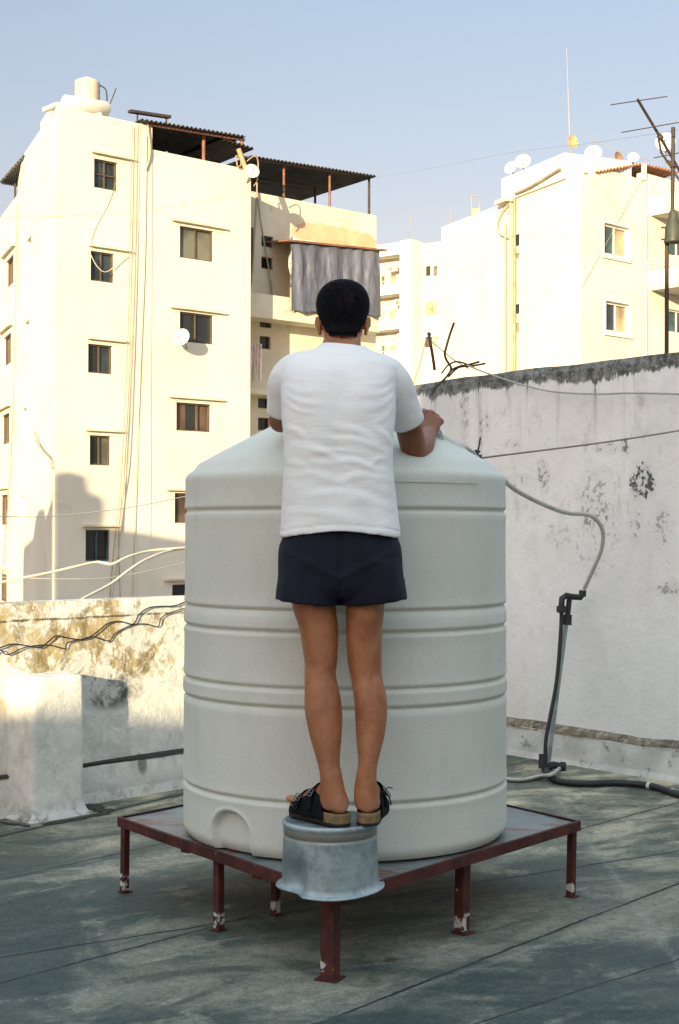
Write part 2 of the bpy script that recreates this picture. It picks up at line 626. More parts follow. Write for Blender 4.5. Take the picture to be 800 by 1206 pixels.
# --- high wall on the right
def highwall_mat():
    g = G('mouldy_white_wall')
    p, s_, z_ = wall_coords(g, RW0, RU)
    n1 = g.noise(p, 1.6, 6, .6, .4)
    n2 = g.noise(p, 7, 9, .72)
    n3 = g.noise(p, 34, 6, .7)
    dr = g.noise(g.scl(p, (1, 1, .06)), 9, 6, .7)
    c = g.mix(g.mr(n1, .3, .7), (.80, .795, .775), (.88, .875, .86))
    c = g.mix(g.math('MULTIPLY', g.mr(n2, .48, .68), .35), c, (.66, .66, .64))
    lowgrey = g.mr(z_, 1.1, .3)
    c = g.mix(g.math('MULTIPLY', lowgrey, .3), c, (.60, .61, .58))
    # streaks from the coping
    stz = g.mr(z_, 1.7, 2.3)
    c = g.mix(g.math('MULTIPLY', g.math('MULTIPLY', g.mr(dr, .52, .66), stz), .55), c, (.36, .365, .33))
    dr2 = g.noise(g.scl(p, (1, 1, .12)), 3.5, 8, .72)
    c = g.mix(g.math('MULTIPLY', g.mr(dr2, .52, .66), .16), c, (.52, .52, .48))
    c = g.mix(g.math('MULTIPLY', g.math('MULTIPLY', g.mr(g.noise(g.scl(p, (1, 1, .5)), 6, 9, .8), .56, .64), g.mr(z_, .9, 1.9)), .35), c, (.30, .31, .28))
    # grey-black coping band with ragged lower edge
    lo = g.math('SUBTRACT', 2.42, g.math('ADD', g.math('MULTIPLY', g.noise(g.scl(p, (1, 1, .25)), 5, 7, .75), .26),
                                       g.math('MULTIPLY', g.mr(dr, .56, .66), .08)))
    band = g.mr(z_, lo, g.math('ADD', lo, .02))
    bc = g.mix(g.mr(g.noise(p, 14, 8, .75), .38, .62), (.045, .05, .045), (.24, .25, .225))
    c = g.mix(g.math('MULTIPLY', band, g.mr(n3, .3, .45, .6, .97)), c, bc)
    # mould patches
    pats = [(545, 480, .05, .42, .45), (700, 588, .12, .17, .5), (757, 566, .08, .085, 1.0), (642, 566, .035, .1, .6), (607, 566, .11, .04, .4),
            (638, 553, .035, .07, .55), (570, 497, .05, .06, .6), (565, 522, .025, .12, .55), (715, 528, .09, .03, .7), (735, 527, .03, .05, .8), (690, 522, .03, .02, .7),
            (604, 522, .06, .025, .5), (790, 693, .08, .035, .6), (780, 620, .06, .10, .5), (660, 630, .09, .08, .28), (700, 640, .16, .18, .35), (748, 612, .04, .14, .55)]
    for (px, py, rs, rz, k) in pats:
        t0, z0 = onplane(RW0, RU, px, py)
        e = ellipse(g, s_, z_, t0, z0, rs * 1.5, rz * 1.5)
        sp = g.math('ADD', g.math('MULTIPLY', n3, .6), g.math('MULTIPLY', g.noise(p, 15, 6, .7), .4))
        thr = .51 if k > .85 else .555
        mk = g.mr(g.math('MULTIPLY', sp, g.math('ADD', .72, g.math('MULTIPLY', e, .32))), thr - .02, thr + .03)
        mk = g.math('MULTIPLY', g.math('MULTIPLY', mk, g.mr(e, 0, .3)), k)
        c = g.mix(g.math('MULTIPLY', e, .22 * k), c, (.42, .42, .38))
        c = g.mix(mk, c, (.10, .105, .09))
    # sparse specks
    c = g.mix(g.math('MULTIPLY', g.mr(g.noise(p, 45, 4, .6), .70, .73), .6), c, (.15, .15, .12))
    g.bump(g.math('ADD', n2, g.math('MULTIPLY', n3, .3)), .55, .02)
    return g.fin(c, .9, 0, .2)


HWM = highwall_mat()
RN = V((RU.y, -RU.x, 0))
if RN.y > 0: RN = -RN
wr = thing('high_wall', RW0, 'tall white mouldy wall with blackened top edge closing the roof at right', 'wall')
tc, _ = onplane(RW0, RU, 547, 600)       # its left corner
prof = [(-.2, -.02), (.0, -.02), (0, .3), (0, .8), (0, 1.4), (0, 2.0), (0, 2.36), (-.015, 2.4), (-.18, 2.41), (-.2, 2.36)]
rough_slab(RW0, RU, RN, tc, 9, [(a, z) for a, z in prof], 260, .010, 11).build('wall', HWM, wr)
# short return that runs further away behind the tank
rc = RW0 + RU * tc
RU2 = V((-.47, .88, 0)).normalized()
RN2 = V((-.88, -.47, 0))
m = rough_slab(rc + RN * -.012, RU2, RN2, -.0, 1.35, prof, 60, .010, 19)
m.build('return_wall', HWM, wr)
prof = [(.004, -.02), (.11, -.02), (.075, .03), (.05, .16), (.045, .175), (.004, .185)]
SKM = simple('skirting_cement', (.50, .50, .46), .9, .18, 5, .6, 30, .01, dirt=(.20, .21, .19), dirt_at=.56)
rough_slab(RW0, RU, RN, tc, 9, prof, 260, .012, 13).build('skirting', SKM, wr)
prof = [(.0, .18), (.05, .174), (.040, .19), (.0, .215)]
JM2 = simple('rotten_joint', (.16, .14, .10), .95, .5, 12, .8, 40, .01, dirt=(.34, .31, .25), dirt_at=.5)
rough_slab(RW0, RU, RN, tc, 9, prof, 300, .016, 15).build('open_joint', JM2, wr)

# ------------------------------------------------------------------ buildings
CREAM = simple('cream_render', (.72, .68, .57), .9, .07, .35, .25, 3, .03, spec=.2, streak=False, dirt=(.58, .54, .43), dirt_at=.60)
CREAM2 = simple('old_cream_render', (.62, .575, .46), .9, .12, .6, .3, 3, .03, spec=.2, dirt=(.45, .40, .29), dirt_at=.58)
WHITE = simple('white_render', (.74, .71, .62), .9, .05, .4, .2, 3, .03, spec=.2, dirt=(.62, .58, .48), dirt_at=.62)
ORANGE = simple('orange_render', (.58, .41, .26), .9, .12, 1.5, .2, 6, .02, spec=.2)
FRAMEM = simple('brown_window_frame', (.10, .075, .048), .6, .2, 3, 0)
WFRAME = simple('white_window_frame', (.75, .73, .66), .6, .05, 3, 0)
HOODM = simple('hood_cement', (.62, .55, .40), .9, .15, 2, 0)
TANKW = simple('white_tank_plastic', (.68, .64, .55), .6, .08, 2, 0)
DISHM = simple('dish_paint', (.66, .63, .55), .55, .1, 2, 0)
DISHR = simple('rusty_dish', (.28, .16, .09), .7, .25, 3, 0)
STEELB = simple('dark_brown_steel', (.05, .035, .025), .7, .3, 5, 0)
REDST = simple('red_oxide_steel', (.22, .10, .065), .7, .3, 3, 0)
CABLEB = simple('black_cable', (.02, .02, .022), .6, .2, 10, 0)
CABLEG = simple('grey_cable', (.30, .26, .19), .7, .2, 2, 0)
CABLEW = simple('cream_cable', (.62, .56, .44), .6, .1, 5, 0)
PIPEC = simple('cream_pipe', (.50, .42, .27), .7, .15, 2, 0)


def glass(name, tint, rough=.12):
    g = G(name)
    n = g.noise(g.pos(), .9, 3)
    return g.fin(g.mix(g.mr(n, .35, .65), mul(tint, .6), mul(tint, 1.4)), rough, 0, .6)


GL_DARK = glass('dark_glass', (.018, .022, .024))
GL_BLUE = glass('bluish_glass', (.035, .048, .055))
GL_CURT = glass('curtained_glass', (.12, .125, .095), .35)
GL_BRN = glass('brown_curtain_glass', (.10, .062, .045), .35)
GL_TEAL = glass('teal_shutter', (.05, .10, .10), .4)
GL_SAND = glass('sand_curtain_glass', (.42, .34, .2), .5)

SHEET_DK = None


def wall_ring(pts, z0, z1, holes, thick=.25, roof_drop=.6):
    """closed footprint pts CCW; holes {edge: [(t0,t1,za,zb)]}; openings get reveals"""
    m = MB()
    n = len(pts)
    for e in range(n):
        a, b = V((*pts[e], 0)), V((*pts[(e + 1) % n], 0))
        L = (b - a).length
        u = (b - a) / L
        nn = V((u.y, -u.x, 0))
        hs = holes.get(e, [])
        ts = sorted(set([0, L] + [x for h in hs for x in h[:2]]))
        zs = sorted(set([z0, z1] + [x for h in hs for x in h[2:]]))
        idx = {}
        vs = []

        def vid(t, z):
            if (t, z) not in idx:
                idx[(t, z)] = len(vs)
                vs.append(a + u * t + UPV * z)
            return idx[(t, z)]
        fs = []
        for i in range(len(ts) - 1):
            for j in range(len(zs) - 1):
                tm, zm = (ts[i] + ts[i + 1]) / 2, (zs[j] + zs[j + 1]) / 2
                if any(h[0] < tm < h[1] and h[2] < zm < h[3] for h in hs):
                    continue
                fs.append((vid(ts[i], zs[j]), vid(ts[i + 1], zs[j]), vid(ts[i + 1], zs[j + 1]), vid(ts[i], zs[j + 1])))
        m.add(vs, fs)
        for (t0, t1, za, zb) in hs:
            D = .3
            q = [a + u * t + UPV * z for t, z in ((t0, za), (t1, za), (t1, zb), (t0, zb))]
            qi = [x - nn * D for x in q]
            m.add(q + qi, [(1, 0, 4, 5), (2, 1, 5, 6), (3, 2, 6, 7), (0, 3, 7, 4)])
    # parapet inside + roof deck
    cen = V((sum(p[0] for p in pts) / n, sum(p[1] for p in pts) / n))
    inn = []
    for p in pts:
        d = cen - V(p)
        inn.append(V(p) + d.normalized() * thick * 1.4)
    vs = [V((*p, z1)) for p in pts] + [V((p.x, p.y, z1)) for p in inn] + [V((p.x, p.y, z1 - roof_drop)) for p in inn]
    fs = []
    for e in range(n):
        f = (e + 1) % n
        fs += [(e, f, n + f, n + e), (n + e, n + f, 2 * n + f, 2 * n + e)]
    fs.append(tuple(range(2 * n, 3 * n)))
    m.add(vs, fs)
    return m


class Face:
    def __init__(s, P0, u):
        s.P = V((P0[0], P0[1], 0)); s.u = V((u[0], u[1], 0)).normalized()
        s.n = V((s.u.y, -s.u.x, 0))

    def rect(s, x0, x1, y0, y1):
        xm, ym = (x0 + x1) / 2, (y0 + y1) / 2
        t0 = onplane(s.P, s.u, x0, ym)[0]; t1 = onplane(s.P, s.u, x1, ym)[0]
        za = onplane(s.P, s.u, xm, y1)[1]; zb = onplane(s.P, s.u, xm, y0)[1]
        return (t0, t1, za, zb)

    def t(s, px):
        return onplane(s.P, s.u, px, 400)[0]

    def to(s, px, d):
        return onplane(s.P + s.n * d, s.u, px, 400)[0]

    def z(s, px, py):
        return onplane(s.P, s.u, px, py)[1]

    def p(s, t, z, d=0):
        return s.P + s.u * t + s.n * d + UPV * z

    def px(s, px, py, d=0):
        t, z = onplane(s.P + s.n * d, s.u, px, py)
        return s.p(t, z, d)


def window(fc, h, root, frame=FRAMEM, glass_=GL_DARK, bars='v', hood=None, depth=.14, panes=None, fw=.048, sill=None, label=None):
    t0, t1, z0, z1 = h
    O = fc.P
    m = MB()
    bx = lambda a, b, c, d, n0=-.05, n1=.05: m.boxf(O, fc.u, fc.n, UPV, a, b, -depth + n0, -depth + n1, c, d)
    bx(t0, t0 + fw, z0, z1); bx(t1 - fw, t1, z0, z1); bx(t0 + fw, t1 - fw, z0, z0 + fw); bx(t0 + fw, t1 - fw, z1 - fw, z1)
    tm = (t0 + t1) / 2
    if 'v' in bars: bx(tm - fw * .4, tm + fw * .4, z0 + fw, z1 - fw, -.04, .04)
    if 'h' in bars: bx(t0 + fw, t1 - fw, (z0 + z1) / 2 - fw * .35, (z0 + z1) / 2 + fw * .35, -.035, .035)
    if 'o' in bars: bx(t0 + (t1 - t0) * .62, t0 + (t1 - t0) * .62 + fw, z0 + fw, z1 - fw, -.04, .04)
    w_ = m.build('window', frame, root)
    if label: w_['label'] = label
    gl = panes or [glass_, glass_]
    for i, gm in enumerate(gl):
        a = t0 + (t1 - t0) * i / len(gl); b = t0 + (t1 - t0) * (i + 1) / len(gl)
        q = MB()
        off = -depth - .012 - .02 * i
        q.boxf(O, fc.u, fc.n, UPV, a + .01, b - .01, off - .01, off, z0 + .01, z1 - .01)
        q.build('pane', gm, w_)
    # dark room behind
    if sill:
        q = MB()
        q.boxf(O, fc.u, fc.n, UPV, t0 - .12, t1 + .12, .003, .07, z0 - .16, z0 - .01)
        q.boxf(O, fc.u, fc.n, UPV, t0 - .12, t0 - .005, .003, .05, z0 - .008, z1 + .1)
        q.boxf(O, fc.u, fc.n, UPV, t1 + .005, t1 + .12, .003, .05, z0 - .008, z1 + .1)
        q.boxf(O, fc.u, fc.n, UPV, t0 - .003, t1 + .003, .003, .05, z1 + .01, z1 + .1)
        q.build('sill', WFRAME, w_)
    if hood:
        q = MB()
        a, b, z = hood
        q.boxf(O, fc.u, fc.n, UPV, a, b, .003, .14, z - .04, z + .025)
        q.build('hood', HOODM, w_)
    return w_


# ---- building 1
b1 = thing('apartment_building', V((-6, 52, -13)), 'five-storey cream apartment building behind the tank at left with covered rooftop', 'building')
F1 = Face((-8.99, 46.4), (.75, .66))
C0 = F1.P.xy
tB = F1.t(178); tR = F1.t(295)
LF = Face((0, 0), (1, 0))
ldir = V((-.36, .93)).normalized()
# left face runs from FD to corner (CCW order), so its u points toward the corner
def left_pt(px):
    # param along ldir from C0
    P = V((C0.x, C0.y, 0)); t = onplane(P, V((ldir.x, ldir.y, 0)), px, 400)[0]
    return C0 + ldir * t
FDp = left_pt(24); FEp = left_pt(-60)
uL = (C0 - FDp).normalized()
FL = Face(FDp, uL)
FL2 = Face(FEp, (FDp - FEp).normalized())
inn = V((-.66, .75))
FB = C0 + V((.75, .66)).normalized() * tB
R_ = C0 + V((.75, .66)).normalized() * tR
zA = 14.85; zR = F1.z(290, 199); zS = F1.z(170, 146)
col1 = [(111, 139, 189, 223), (107, 135, 297, 332), (104, 133, 406, 440), (106, 131, 513, 548), (101, 130, 624, 661)]
hood1 = [(106, 156, 183), (103, 152, 292), (102, 147, 400), (100, 144, 507), (98, 141, 619)]
col2 = [(212, 252, 269, 306), (212, 252, 369, 404), (208, 249, 475, 508), (206, 246, 581, 616), (203, 243, 688, 722)]
hood2 = [(201, 265, 264), (199, 264, 365), (198, 262, 469), (195, 260, 577), (195, 258, 682)]
h1 = [F1.rect(*r) for r in col1]
for r in ((99, 128, 735, 770),): h1.append(F1.rect(*r))
wl = [(7, 16, 304, 337), (4, 13, 395, 430), (2, 11, 488, 523), (0, 9, 583, 618), (-1, 8, 676, 708)]
nl = [(31, 37, 281, 311), (29, 34.5, 379, 410), (26.5, 31.5, 481, 512), (24.8, 29, 584, 615)]
hN = [FL.rect(*r) for r in nl]
hW = [FL2.rect(*r) for r in wl]
FC_ = FB + inn * 9
FDi = FDp + V((.93, .36)) * .1
wall_ring([C0, FB, FC_, FDp], -13, zA, {0: h1, 3: hN}).build('wall', CREAM, b1)
zL = FL2.z(12, 241)
wall_ring([FDp, FC_, FC_ + ldir * 5, FEp][::1], -13, zL, {3: hW}).build('wall', CREAM, b1)
F1r = Face(FB, (.75, .66))
h2 = [F1r.rect(*r) for r in col2]
Rin = R_ + inn * 9
FBo = FB
wall_ring([FB, R_, Rin, FC_], -13, zR, {0: h2}).build('wall', CREAM, b1)
# narrow pipe chase between the two blocks
m = MB()
m.boxf(F1.P, F1.u, F1.n, UPV, F1.t(164), F1.t(178) , .004, .03, -13, zS)
m.build('pipe_chase', CREAM, b1)
pan1 = [None, [GL_BLUE, GL_BLUE], [GL_BLUE, GL_CURT], [GL_DARK, GL_BLUE], [GL_DARK, GL_BLUE], [GL_DARK, GL_DARK]]
for i, h in enumerate(h1[:5]):
    hd = hood1[i]
    a, b = F1.t(hd[0]), F1.t(hd[1]); z = F1.z((hd[0] + hd[1]) / 2, hd[2])
    window(F1, h, b1, bars='vh' if i == 0 else 'v', panes=[[GL_BLUE, GL_BLUE], [GL_BLUE, GL_BLUE], [GL_DARK, GL_BLUE], [GL_DARK, GL_CURT], [GL_DARK, GL_DARK]][i], hood=(a, b, z), frame=FRAMEM if i < 4 else GL_TEAL)
pan2 = [[GL_CURT, GL_CURT], [GL_DARK, GL_DARK], [GL_BRN, GL_DARK, GL_BRN], [GL_BRN, GL_DARK], [GL_DARK, GL_DARK]]
for i, h in enumerate(h2):
    hd = hood2[i]
    a, b = F1r.t(hd[0]), F1r.t(hd[1]); z = F1r.z((hd[0] + hd[1]) / 2, hd[2])
    window(F1r, h, b1, panes=pan2[i], hood=(a, b, z), bars='o' if i == 2 else 'v')
for h in hN:
    window(FL, h, b1, bars='', panes=[GL_SAND], depth=.2, frame=WFRAME)
for h in hW:
    window(FL2, h, b1, bars='v', panes=[GL_BRN, GL_BRN], hood=(h[0] - .5, h[1] + .5, h[3] + .25))
# rising parapet bits along the left roof edge
m = MB()
for (xa, xb, y) in ((30, 40, 168), (40, 55, 150), (55, 72, 127)):
    a = FL.t(xa); b = FL.t(xb); z = FL.z((xa + xb) / 2, y)
m.boxf(FL.P, FL.u, FL.n, UPV, FL.t(46), FL.t(55) , -.9, -.02, zA, zA + .28)
m.boxf(F1.P, F1.u, F1.n, UPV, .0, F1.t(72), -.9, -.02, zA, zA + .12)
m.build('roof_upstand', CREAM, b1)

# setback wing at right of building 1
WPo = V(R_) + inn.normalized() * 2.12
FW = Face(WPo, (.75, .66))
tW = FW.t(443)
W1p = WPo + V((.75, .66)).normalized() * tW
small = [(308, 322, 278, 291), (308, 322, 303, 317), (306, 320, 373, 386), (306, 319, 396, 411), (304, 318, 469, 481), (304, 318, 492, 507)]
hw = [FW.rect(*r) for r in small]
zWt = 13.95
wing_back = inn.normalized() * 8
wall_ring([WPo, W1p, W1p + wing_back, WPo + wing_back], -13, zWt, {0: hw}).build('wall', CREAM2, b1)
for i, h in enumerate(hw):
    window(FW, h, b1, bars='', panes=[[GL_BLUE], [GL_DARK], [GL_BRN], [GL_DARK], [GL_DARK], [GL_DARK]][i], fw=.05, frame=GL_CURT if i < 2 else FRAMEM)
# tall dark slot beside the corner
m = MB(); m.boxf(FW.P, FW.u, FW.n, UPV, FW.t(295.6), FW.t(297.2), .003, .05, FW.z(296, 318), FW.z(296, 268)); m.build('shutter', FRAMEM, b1)
# balcony slab/parapet of the wing
BD = .95
m = MB()
m.boxf(FW.P, FW.u, FW.n, UPV, -.8, FW.to(447, BD), .003, BD, FW.px(370, 380, BD).z - .05, FW.px(370, 374, BD).z)
m.build('balcony_slab', CREAM2, b1)
m = MB()
zb0, zb1 = FW.px(370, 374, BD).z + .003, FW.px(310, 346, BD).z
m.boxf(FW.P, FW.u, FW.n, UPV, -.8, FW.to(446.5, BD), BD - .15, BD - .003, zb0, zb1)
m.boxf(FW.P, FW.u, FW.n, UPV, FW.to(446.5, BD) - .15, FW.to(446.5, BD), .003, BD - .152, zb0, zb1)
m.build('balcony_parapet', CREAM2, b1)
m = MB()
m.boxf(FW.P, FW.u, FW.n, UPV, .0, FW.t(345), .003, .6, FW.z(310, 462) - .15, FW.z(310, 462) + .05)
m.build('balcony_slab', CREAM2, b1)
# orange render above the tarpaulin, with ragged top
m = MB()
zl = FW.z(395, 285)
K = 40
ta, tb = FW.t(343), FW.t(443)
rows = []
for i in range(K + 1):
    t = ta + (tb - ta) * i / K
    f = i / K
    top = zl + .42 + .35 * math.sin(min(1, f * 3.2) * PI / 2) * (1 if f < .9 else (1 - f) * 10 * .6 + .4) + .09 * fn(t * 4, 1, 2) + .05 * fn(t * 13, 1, 2)
    rows.append((FW.p(t, zl - .1, .012), FW.p(t, top - .12 - f * .10, .012)))
m.add([r[0] for r in rows] + [r[1] for r in rows], [(i, i + 1, K + 2 + i, K + 1 + i) for i in range(K)])
m.build('orange_render', ORANGE, b1)
# rusty awning edge above the tarp
m = MB()
za_ = FW.z(395, 286)
tX0, tX1 = FW.to(339, 1.25), FW.to(456, 1.25)
zc0 = FW.px(341, 282, 1.25).z; zc1 = FW.px(453, 293, 1.25).z
vs = []
for (t, z) in ((tX0, zc0), (tX1, zc1)):
    for (d, dz) in ((.0, .12), (1.25, 0), (1.25, -.07), (.0, .05)):
        vs.append(FW.p(t, z + dz, d))
m.add(vs, [(0, 1, 5, 4), (1, 2, 6, 5), (2, 3, 7, 6), (3, 0, 4, 7), (3, 2, 1, 0), (4, 5, 6, 7)])
m.build('awning_sheet', REDST, b1)


# corrugated roofing
def corr(O, ax, ay, az, L, D, drop=0, pitch=.18, amp=.035):
    """corrugations run along ay (depth D), spaced along ax (length L); drop along ay"""
    m = MB()
    n = int(L / pitch * 6)
    a, b = [], []
    for i in range(n + 1):
        t = L * i / n
        h = amp * math.sin(2 * PI * t / pitch)
        a.append(O + ax * t + az * h)
        b.append(O + ax * t + ay * D + az * (h + drop))
    m.add(a + b, [(i, i + 1, n + 2 + i, n + 1 + i) for i in range(n)], True)
    top = [v + az * .02 for v in a]; topb = [v + az * .02 for v in b]
    m.add(top + topb, [(n + 1 + i, n + 2 + i, i + 1, i) for i in range(n)], True)
    m.add(a + top, [(i + 1, i, n + 1 + i, n + 2 + i) for i in range(n)])
    return m


CORR = simple('dark_corrugated_sheet', (.055, .05, .045), .65, .3, 2, 0, metal=.3)
rc1 = thing('rooftop_canopy', F1r.p(F1r.t(230), zR, -1), 'dark corrugated canopy on posts over the left block roof, right of the solar tank', 'canopy', )
O = F1r.px(167, 141, .3)
ax_ = (F1r.px(290, 161, .3) - O)
L = ax_.length
corr(O, ax_.normalized(), -F1r.n, UPV, L, 6.0, -.35).build('roof_sheet', CORR, rc1)
O2 = F1r.px(262, 163, .1)
ax2 = (F1r.px(299, 175, .1) - O2)
corr(O2, ax2.normalized(), -F1r.n, UPV, ax2.length, 5.0, -.3).build('roof_sheet', CORR, rc1)
m = MB()
m.tube([F1r.px(176, 146.5, .1), F1r.px(288, 165, .1)], .055, 6)
m.build('beam', REDST, rc1)
for px, ya, yb in ((240, 157, 194),):
    m = MB(); m.tube([F1r.px(px, yb, -.2), F1r.px(px, ya, -.2)], .065, 6); m.build('post', REDST, rc1)
for px in (185, 285):
    m = MB(); m.tube([F1r.px(px, 190, -4.5), F1r.px(px, 160, -4.5)], .065, 6); m.build('post', REDST, rc1)

rc2 = thing('rooftop_canopy', FW.p(FW.t(370), zWt, -1), 'dark corrugated canopy with thin posts over the set-back wing above the tarpaulin', 'canopy')
O = FW.px(296, 184, .35); ax_ = FW.px(443, 207.5, .35) - O
corr(O, ax_.normalized(), -FW.n, UPV, ax_.length, 5.6, -.2).build('roof_sheet', CORR, rc2)
for d in (.2, -2.2, -4.4):
    m = MB(); m.tube([FW.p(.2, 0, d) + UPV * (O.z - .09 + .03 * d), FW.p(.2, 0, d) + FW.u * (ax_.length * .985) + UPV * (O.z + ax_.z - .09 + .03 * d)], .05, 6)
    m.build('beam', STEELB, rc2)
for px, yb, d, mt in ((335, 232, .05, REDST), (389, 240, .05, REDST), (435.5, 246, .05, STEELB), (393, 241, -2.2, STEELB), (410, 241, -4.3, STEELB)):
    m = MB()
    t = FW.t(px) if d > 0 else FW.t(px) + 1.0
    m.tube([FW.p(t, 13.3, d - .1), FW.p(t, O.z + ax_.z * t / ax_.length - .1, d - .1)], .05, 6)
    m.build('post', mt, rc2)
# small canopy on far left roof
rc3 = thing('rooftop_canopy', FL2.p(FL2.t(10), zL, -1), 'small grey corrugated canopy on one thin post at the far left roof edge', 'canopy')
a = FL2.px(28, 183, 0); b = FL2.px(1, 214, .3)
ax_ = (FL2.p(FL2.t(-12), 13.9, 1.3) - FL2.p(FL2.t(23.5), 13.9, 1.3))
O = FL2.px(25, 212, .2)
e0 = FL2.px(27, 184, -.5); e1 = FL2.px(1, 214, -.5)
m = MB()
cz = FL2.z(26, 186)
cz2 = FL2.z(26, 218)
zc_ = 14.72
tri = [onz(29, 182, zc_), onz(3, 211, zc_), onz(0, 215, zc_), onz(25, 219, zc_)]
GRC = simple('grey_corrugated', (.10, .10, .095), .6, .3, 6, 0)
m.prism([(q.x, q.y) for q in tri][::-1] if (tri[1] - tri[0]).cross(tri[2] - tri[0]).z < 0 else [(q.x, q.y) for q in tri], zc_, zc_ + .04)
for k in range(1, 9):
    qa = tri[0].lerp(tri[1], k / 9); qb = tri[3].lerp(tri[2], k / 9)
    m.tube([qa - UPV * .02, qb - UPV * .02], .045, 5)
m.build('roof_sheet', GRC, rc3)
m = MB(); m.tube([FL2.px(18, 236, -.1), FL2.px(18, 216, -.1)], .04, 6); m.build('post', STEELB, rc3)

# tarpaulin
TARP = G('grey_tarpaulin')
p = TARP.pos()
n1 = TARP.noise(TARP.scl(p, (1, 1, .25)), 2.2, 6, .7, .5)
n2 = TARP.noise(p, 5, 5, .7)
c = TARP.mix(TARP.mr(n1, .35, .65), (.065, .078, .115), (.135, .15, .20))
c = TARP.mix(TARP.mr(n2, .64, .7, 0, .35), c, (.30, .28, .27))  # pale warm highlights mixed into the tarpaulin colour
TARP.bump(TARP.noise(TARP.scl(p, (1, 1, .3)), 5, 6, .7), .7, .05)
TARPM = TARP.fin(c, .42, 0, .5)
m = MB()
NX, NZ = 160, 40
ta, tb = FW.to(344, 1.12), FW.to(448, 1.12)
zf_ = lambda px, py: FW.px(px, py, 1.12).z
zt0, zt1 = zf_(345, 285), zf_(447, 294)
zb_0, zb_1 = zf_(346, 367), zf_(448, 373)
vs = []
for j in range(NZ + 1):
    for i in range(NX + 1):
        f, gz = i / NX, j / NZ
        t = ta + (tb - ta) * f + (.05 * gz if f > .9 else 0)
        z = (zt0 + (zt1 - zt0) * f) * (1 - gz) + (zb_0 + (zb_1 - zb_0) * f) * gz
        wv = math.sin(t * 8.5 + 1.2 * math.sin(t * 2.1) + .6 * fn(t, z, 3)) * .045 + .08 * fn(t * 2.2, z * .8, 1) + .035 * fn(t * 6, z * 2, 4)
        wv *= (.5 + .5 * math.sin(PI * min(1, gz * 1.2)))
        vs.append(FW.p(t, z + (.06 * math.sin(t * 7) if j == NZ else 0), 1.12 + wv))
fs = [(j * (NX + 1) + i, (j + 1) * (NX + 1) + i, (j + 1) * (NX + 1) + i + 1, j * (NX + 1) + i + 1) for j in range(NZ) for i in range(NX)]
m.add(vs, fs, True)
o = m.build('tarpaulin', TARPM)
tag(o, 'crumpled grey plastic tarpaulin hung as a curtain over the balcony behind the man\'s head', 'tarpaulin')
bake(o, [('SOLIDIFY', dict(thickness=.02))])
# narrow torn strip of sheeting at its left
m = MB()
vs = []
for j in range(21):
    gz = j / 20
    for k in range(5):
        t = FW.to(341, 1.0) + k * .06 + .03 * fn(gz * 6, k, 1)
        z = FW.z(343, 286) * (1 - gz) + FW.z(344, 345) * gz
        vs.append(FW.p(t, z, 1.0 + .07 * math.sin(k * 2 + gz * 9)))
m.add(vs, [(j * 5 + k, (j + 1) * 5 + k, (j + 1) * 5 + k + 1, j * 5 + k + 1) for j in range(20) for k in range(4)], True)
o = m.build('plastic_strip', simple('torn_plastic', (.5, .46, .42), .4, .5, 4, 0))
tag(o, 'torn pale plastic strip hanging at the left side of the grey tarpaulin', 'plastic strip')

# roof tank + solar cylinder on building 1
PT = F1.px(103, 125, -1.6)
r_ = 15 / F * PT.y
wt1 = thing('rooftop_water_tank', PT, 'small pale upright water tank on top of the far left building', 'water tank')
hh = 31 / F * PT.y
m = MB()
pr = [(0.001, -.2), (r_, -.2)]
for i in range(9):
    pr += [(r_ * (1 if i % 2 else .975), hh * .92 * (i / 8))]
pr += [(r_ * .8, hh * .98), (r_ * .4, hh), (.001, hh)]
m.lathe(PT, pr, 32); m.build('tank_body', simple('grey_beige_plastic', (.46, .42, .34), .6, .1, 2, 0), wt1)
m = MB(); m.lathe(PT + UPV * (hh - .02), [(.001, 0), (r_ * .35, 0), (r_ * .35, .08), (.001, .08)], 20); m.build('lid', TANKW, wt1)
A = F1.px(75, 121, -.45); B = F1.px(127, 129, -.45)
sh_ = thing('solar_water_cylinder', (A + B) / 2, 'fat white horizontal cylinder lying in front of the small rooftop tank', 'water heater')
ax_ = (B - A).normalized()
rc_ = 9.5 / F * A.y
m = MB(); m.lathe(A, [(.001, 0), (rc_ * .8, .01), (rc_, .06), (rc_, (B - A).length - .06), (rc_ * .8, (B - A).length - .01), (.001, (B - A).length)], 28, ax_); m.build('cylinder', TANKW, sh_)
for f in (.15, .8):
    q = A.lerp(B, f)
    m = MB(); m.box(q.x - .12, q.x + .12, q.y - .2, q.y + .2, zA - .02, q.z - rc_ * .8); m.build('bracket', CREAM2, sh_)
m = MB(); m.tube(cr([PT + V((r_, 0, hh * .8)), PT + V((r_ + .2, 0, hh * .6)), PT + V((r_ + .22, 0, 0)), PT + V((r_ + .1, -.3, -.3))]), .025, 6)
tag(m.build('black_hose', CABLEB), 'thin black hose curving down beside the small rooftop water tank', 'hose')
m = MB(); m.tube([F1.px(130, 122, -.6), F1.px(137, 104, -.6)], .018, 5)
tag(m.build('antenna_rod', STEELB), 'thin leaning rod beside the white cylinder on the far left roof', 'rod')

# bar antenna over building 1
ba = thing('antenna_bar', F1.px(172, 146, -.3), 'dark horizontal bar on two short uprights above the left building roof edge', 'antenna')
m = MB(); m.boxf(F1.px(152.5, 131, -.3), (F1.px(200, 138, -.3) - F1.px(152.5, 131, -.3)).normalized(), F1.n, UPV, 0, (F1.px(200, 138, -.3) - F1.px(152.5, 131, -.3)).length, -.1, .1, -.045, .045); m.build('bar', STEELB, ba)
for px, ya, yb in ((162, 133, 147), (196, 138, 152)):
    m = MB(); m.tube([F1.px(px, yb, -.3), F1.px(px, ya, -.3)], .03, 6); m.build('upright', STEELB, ba)


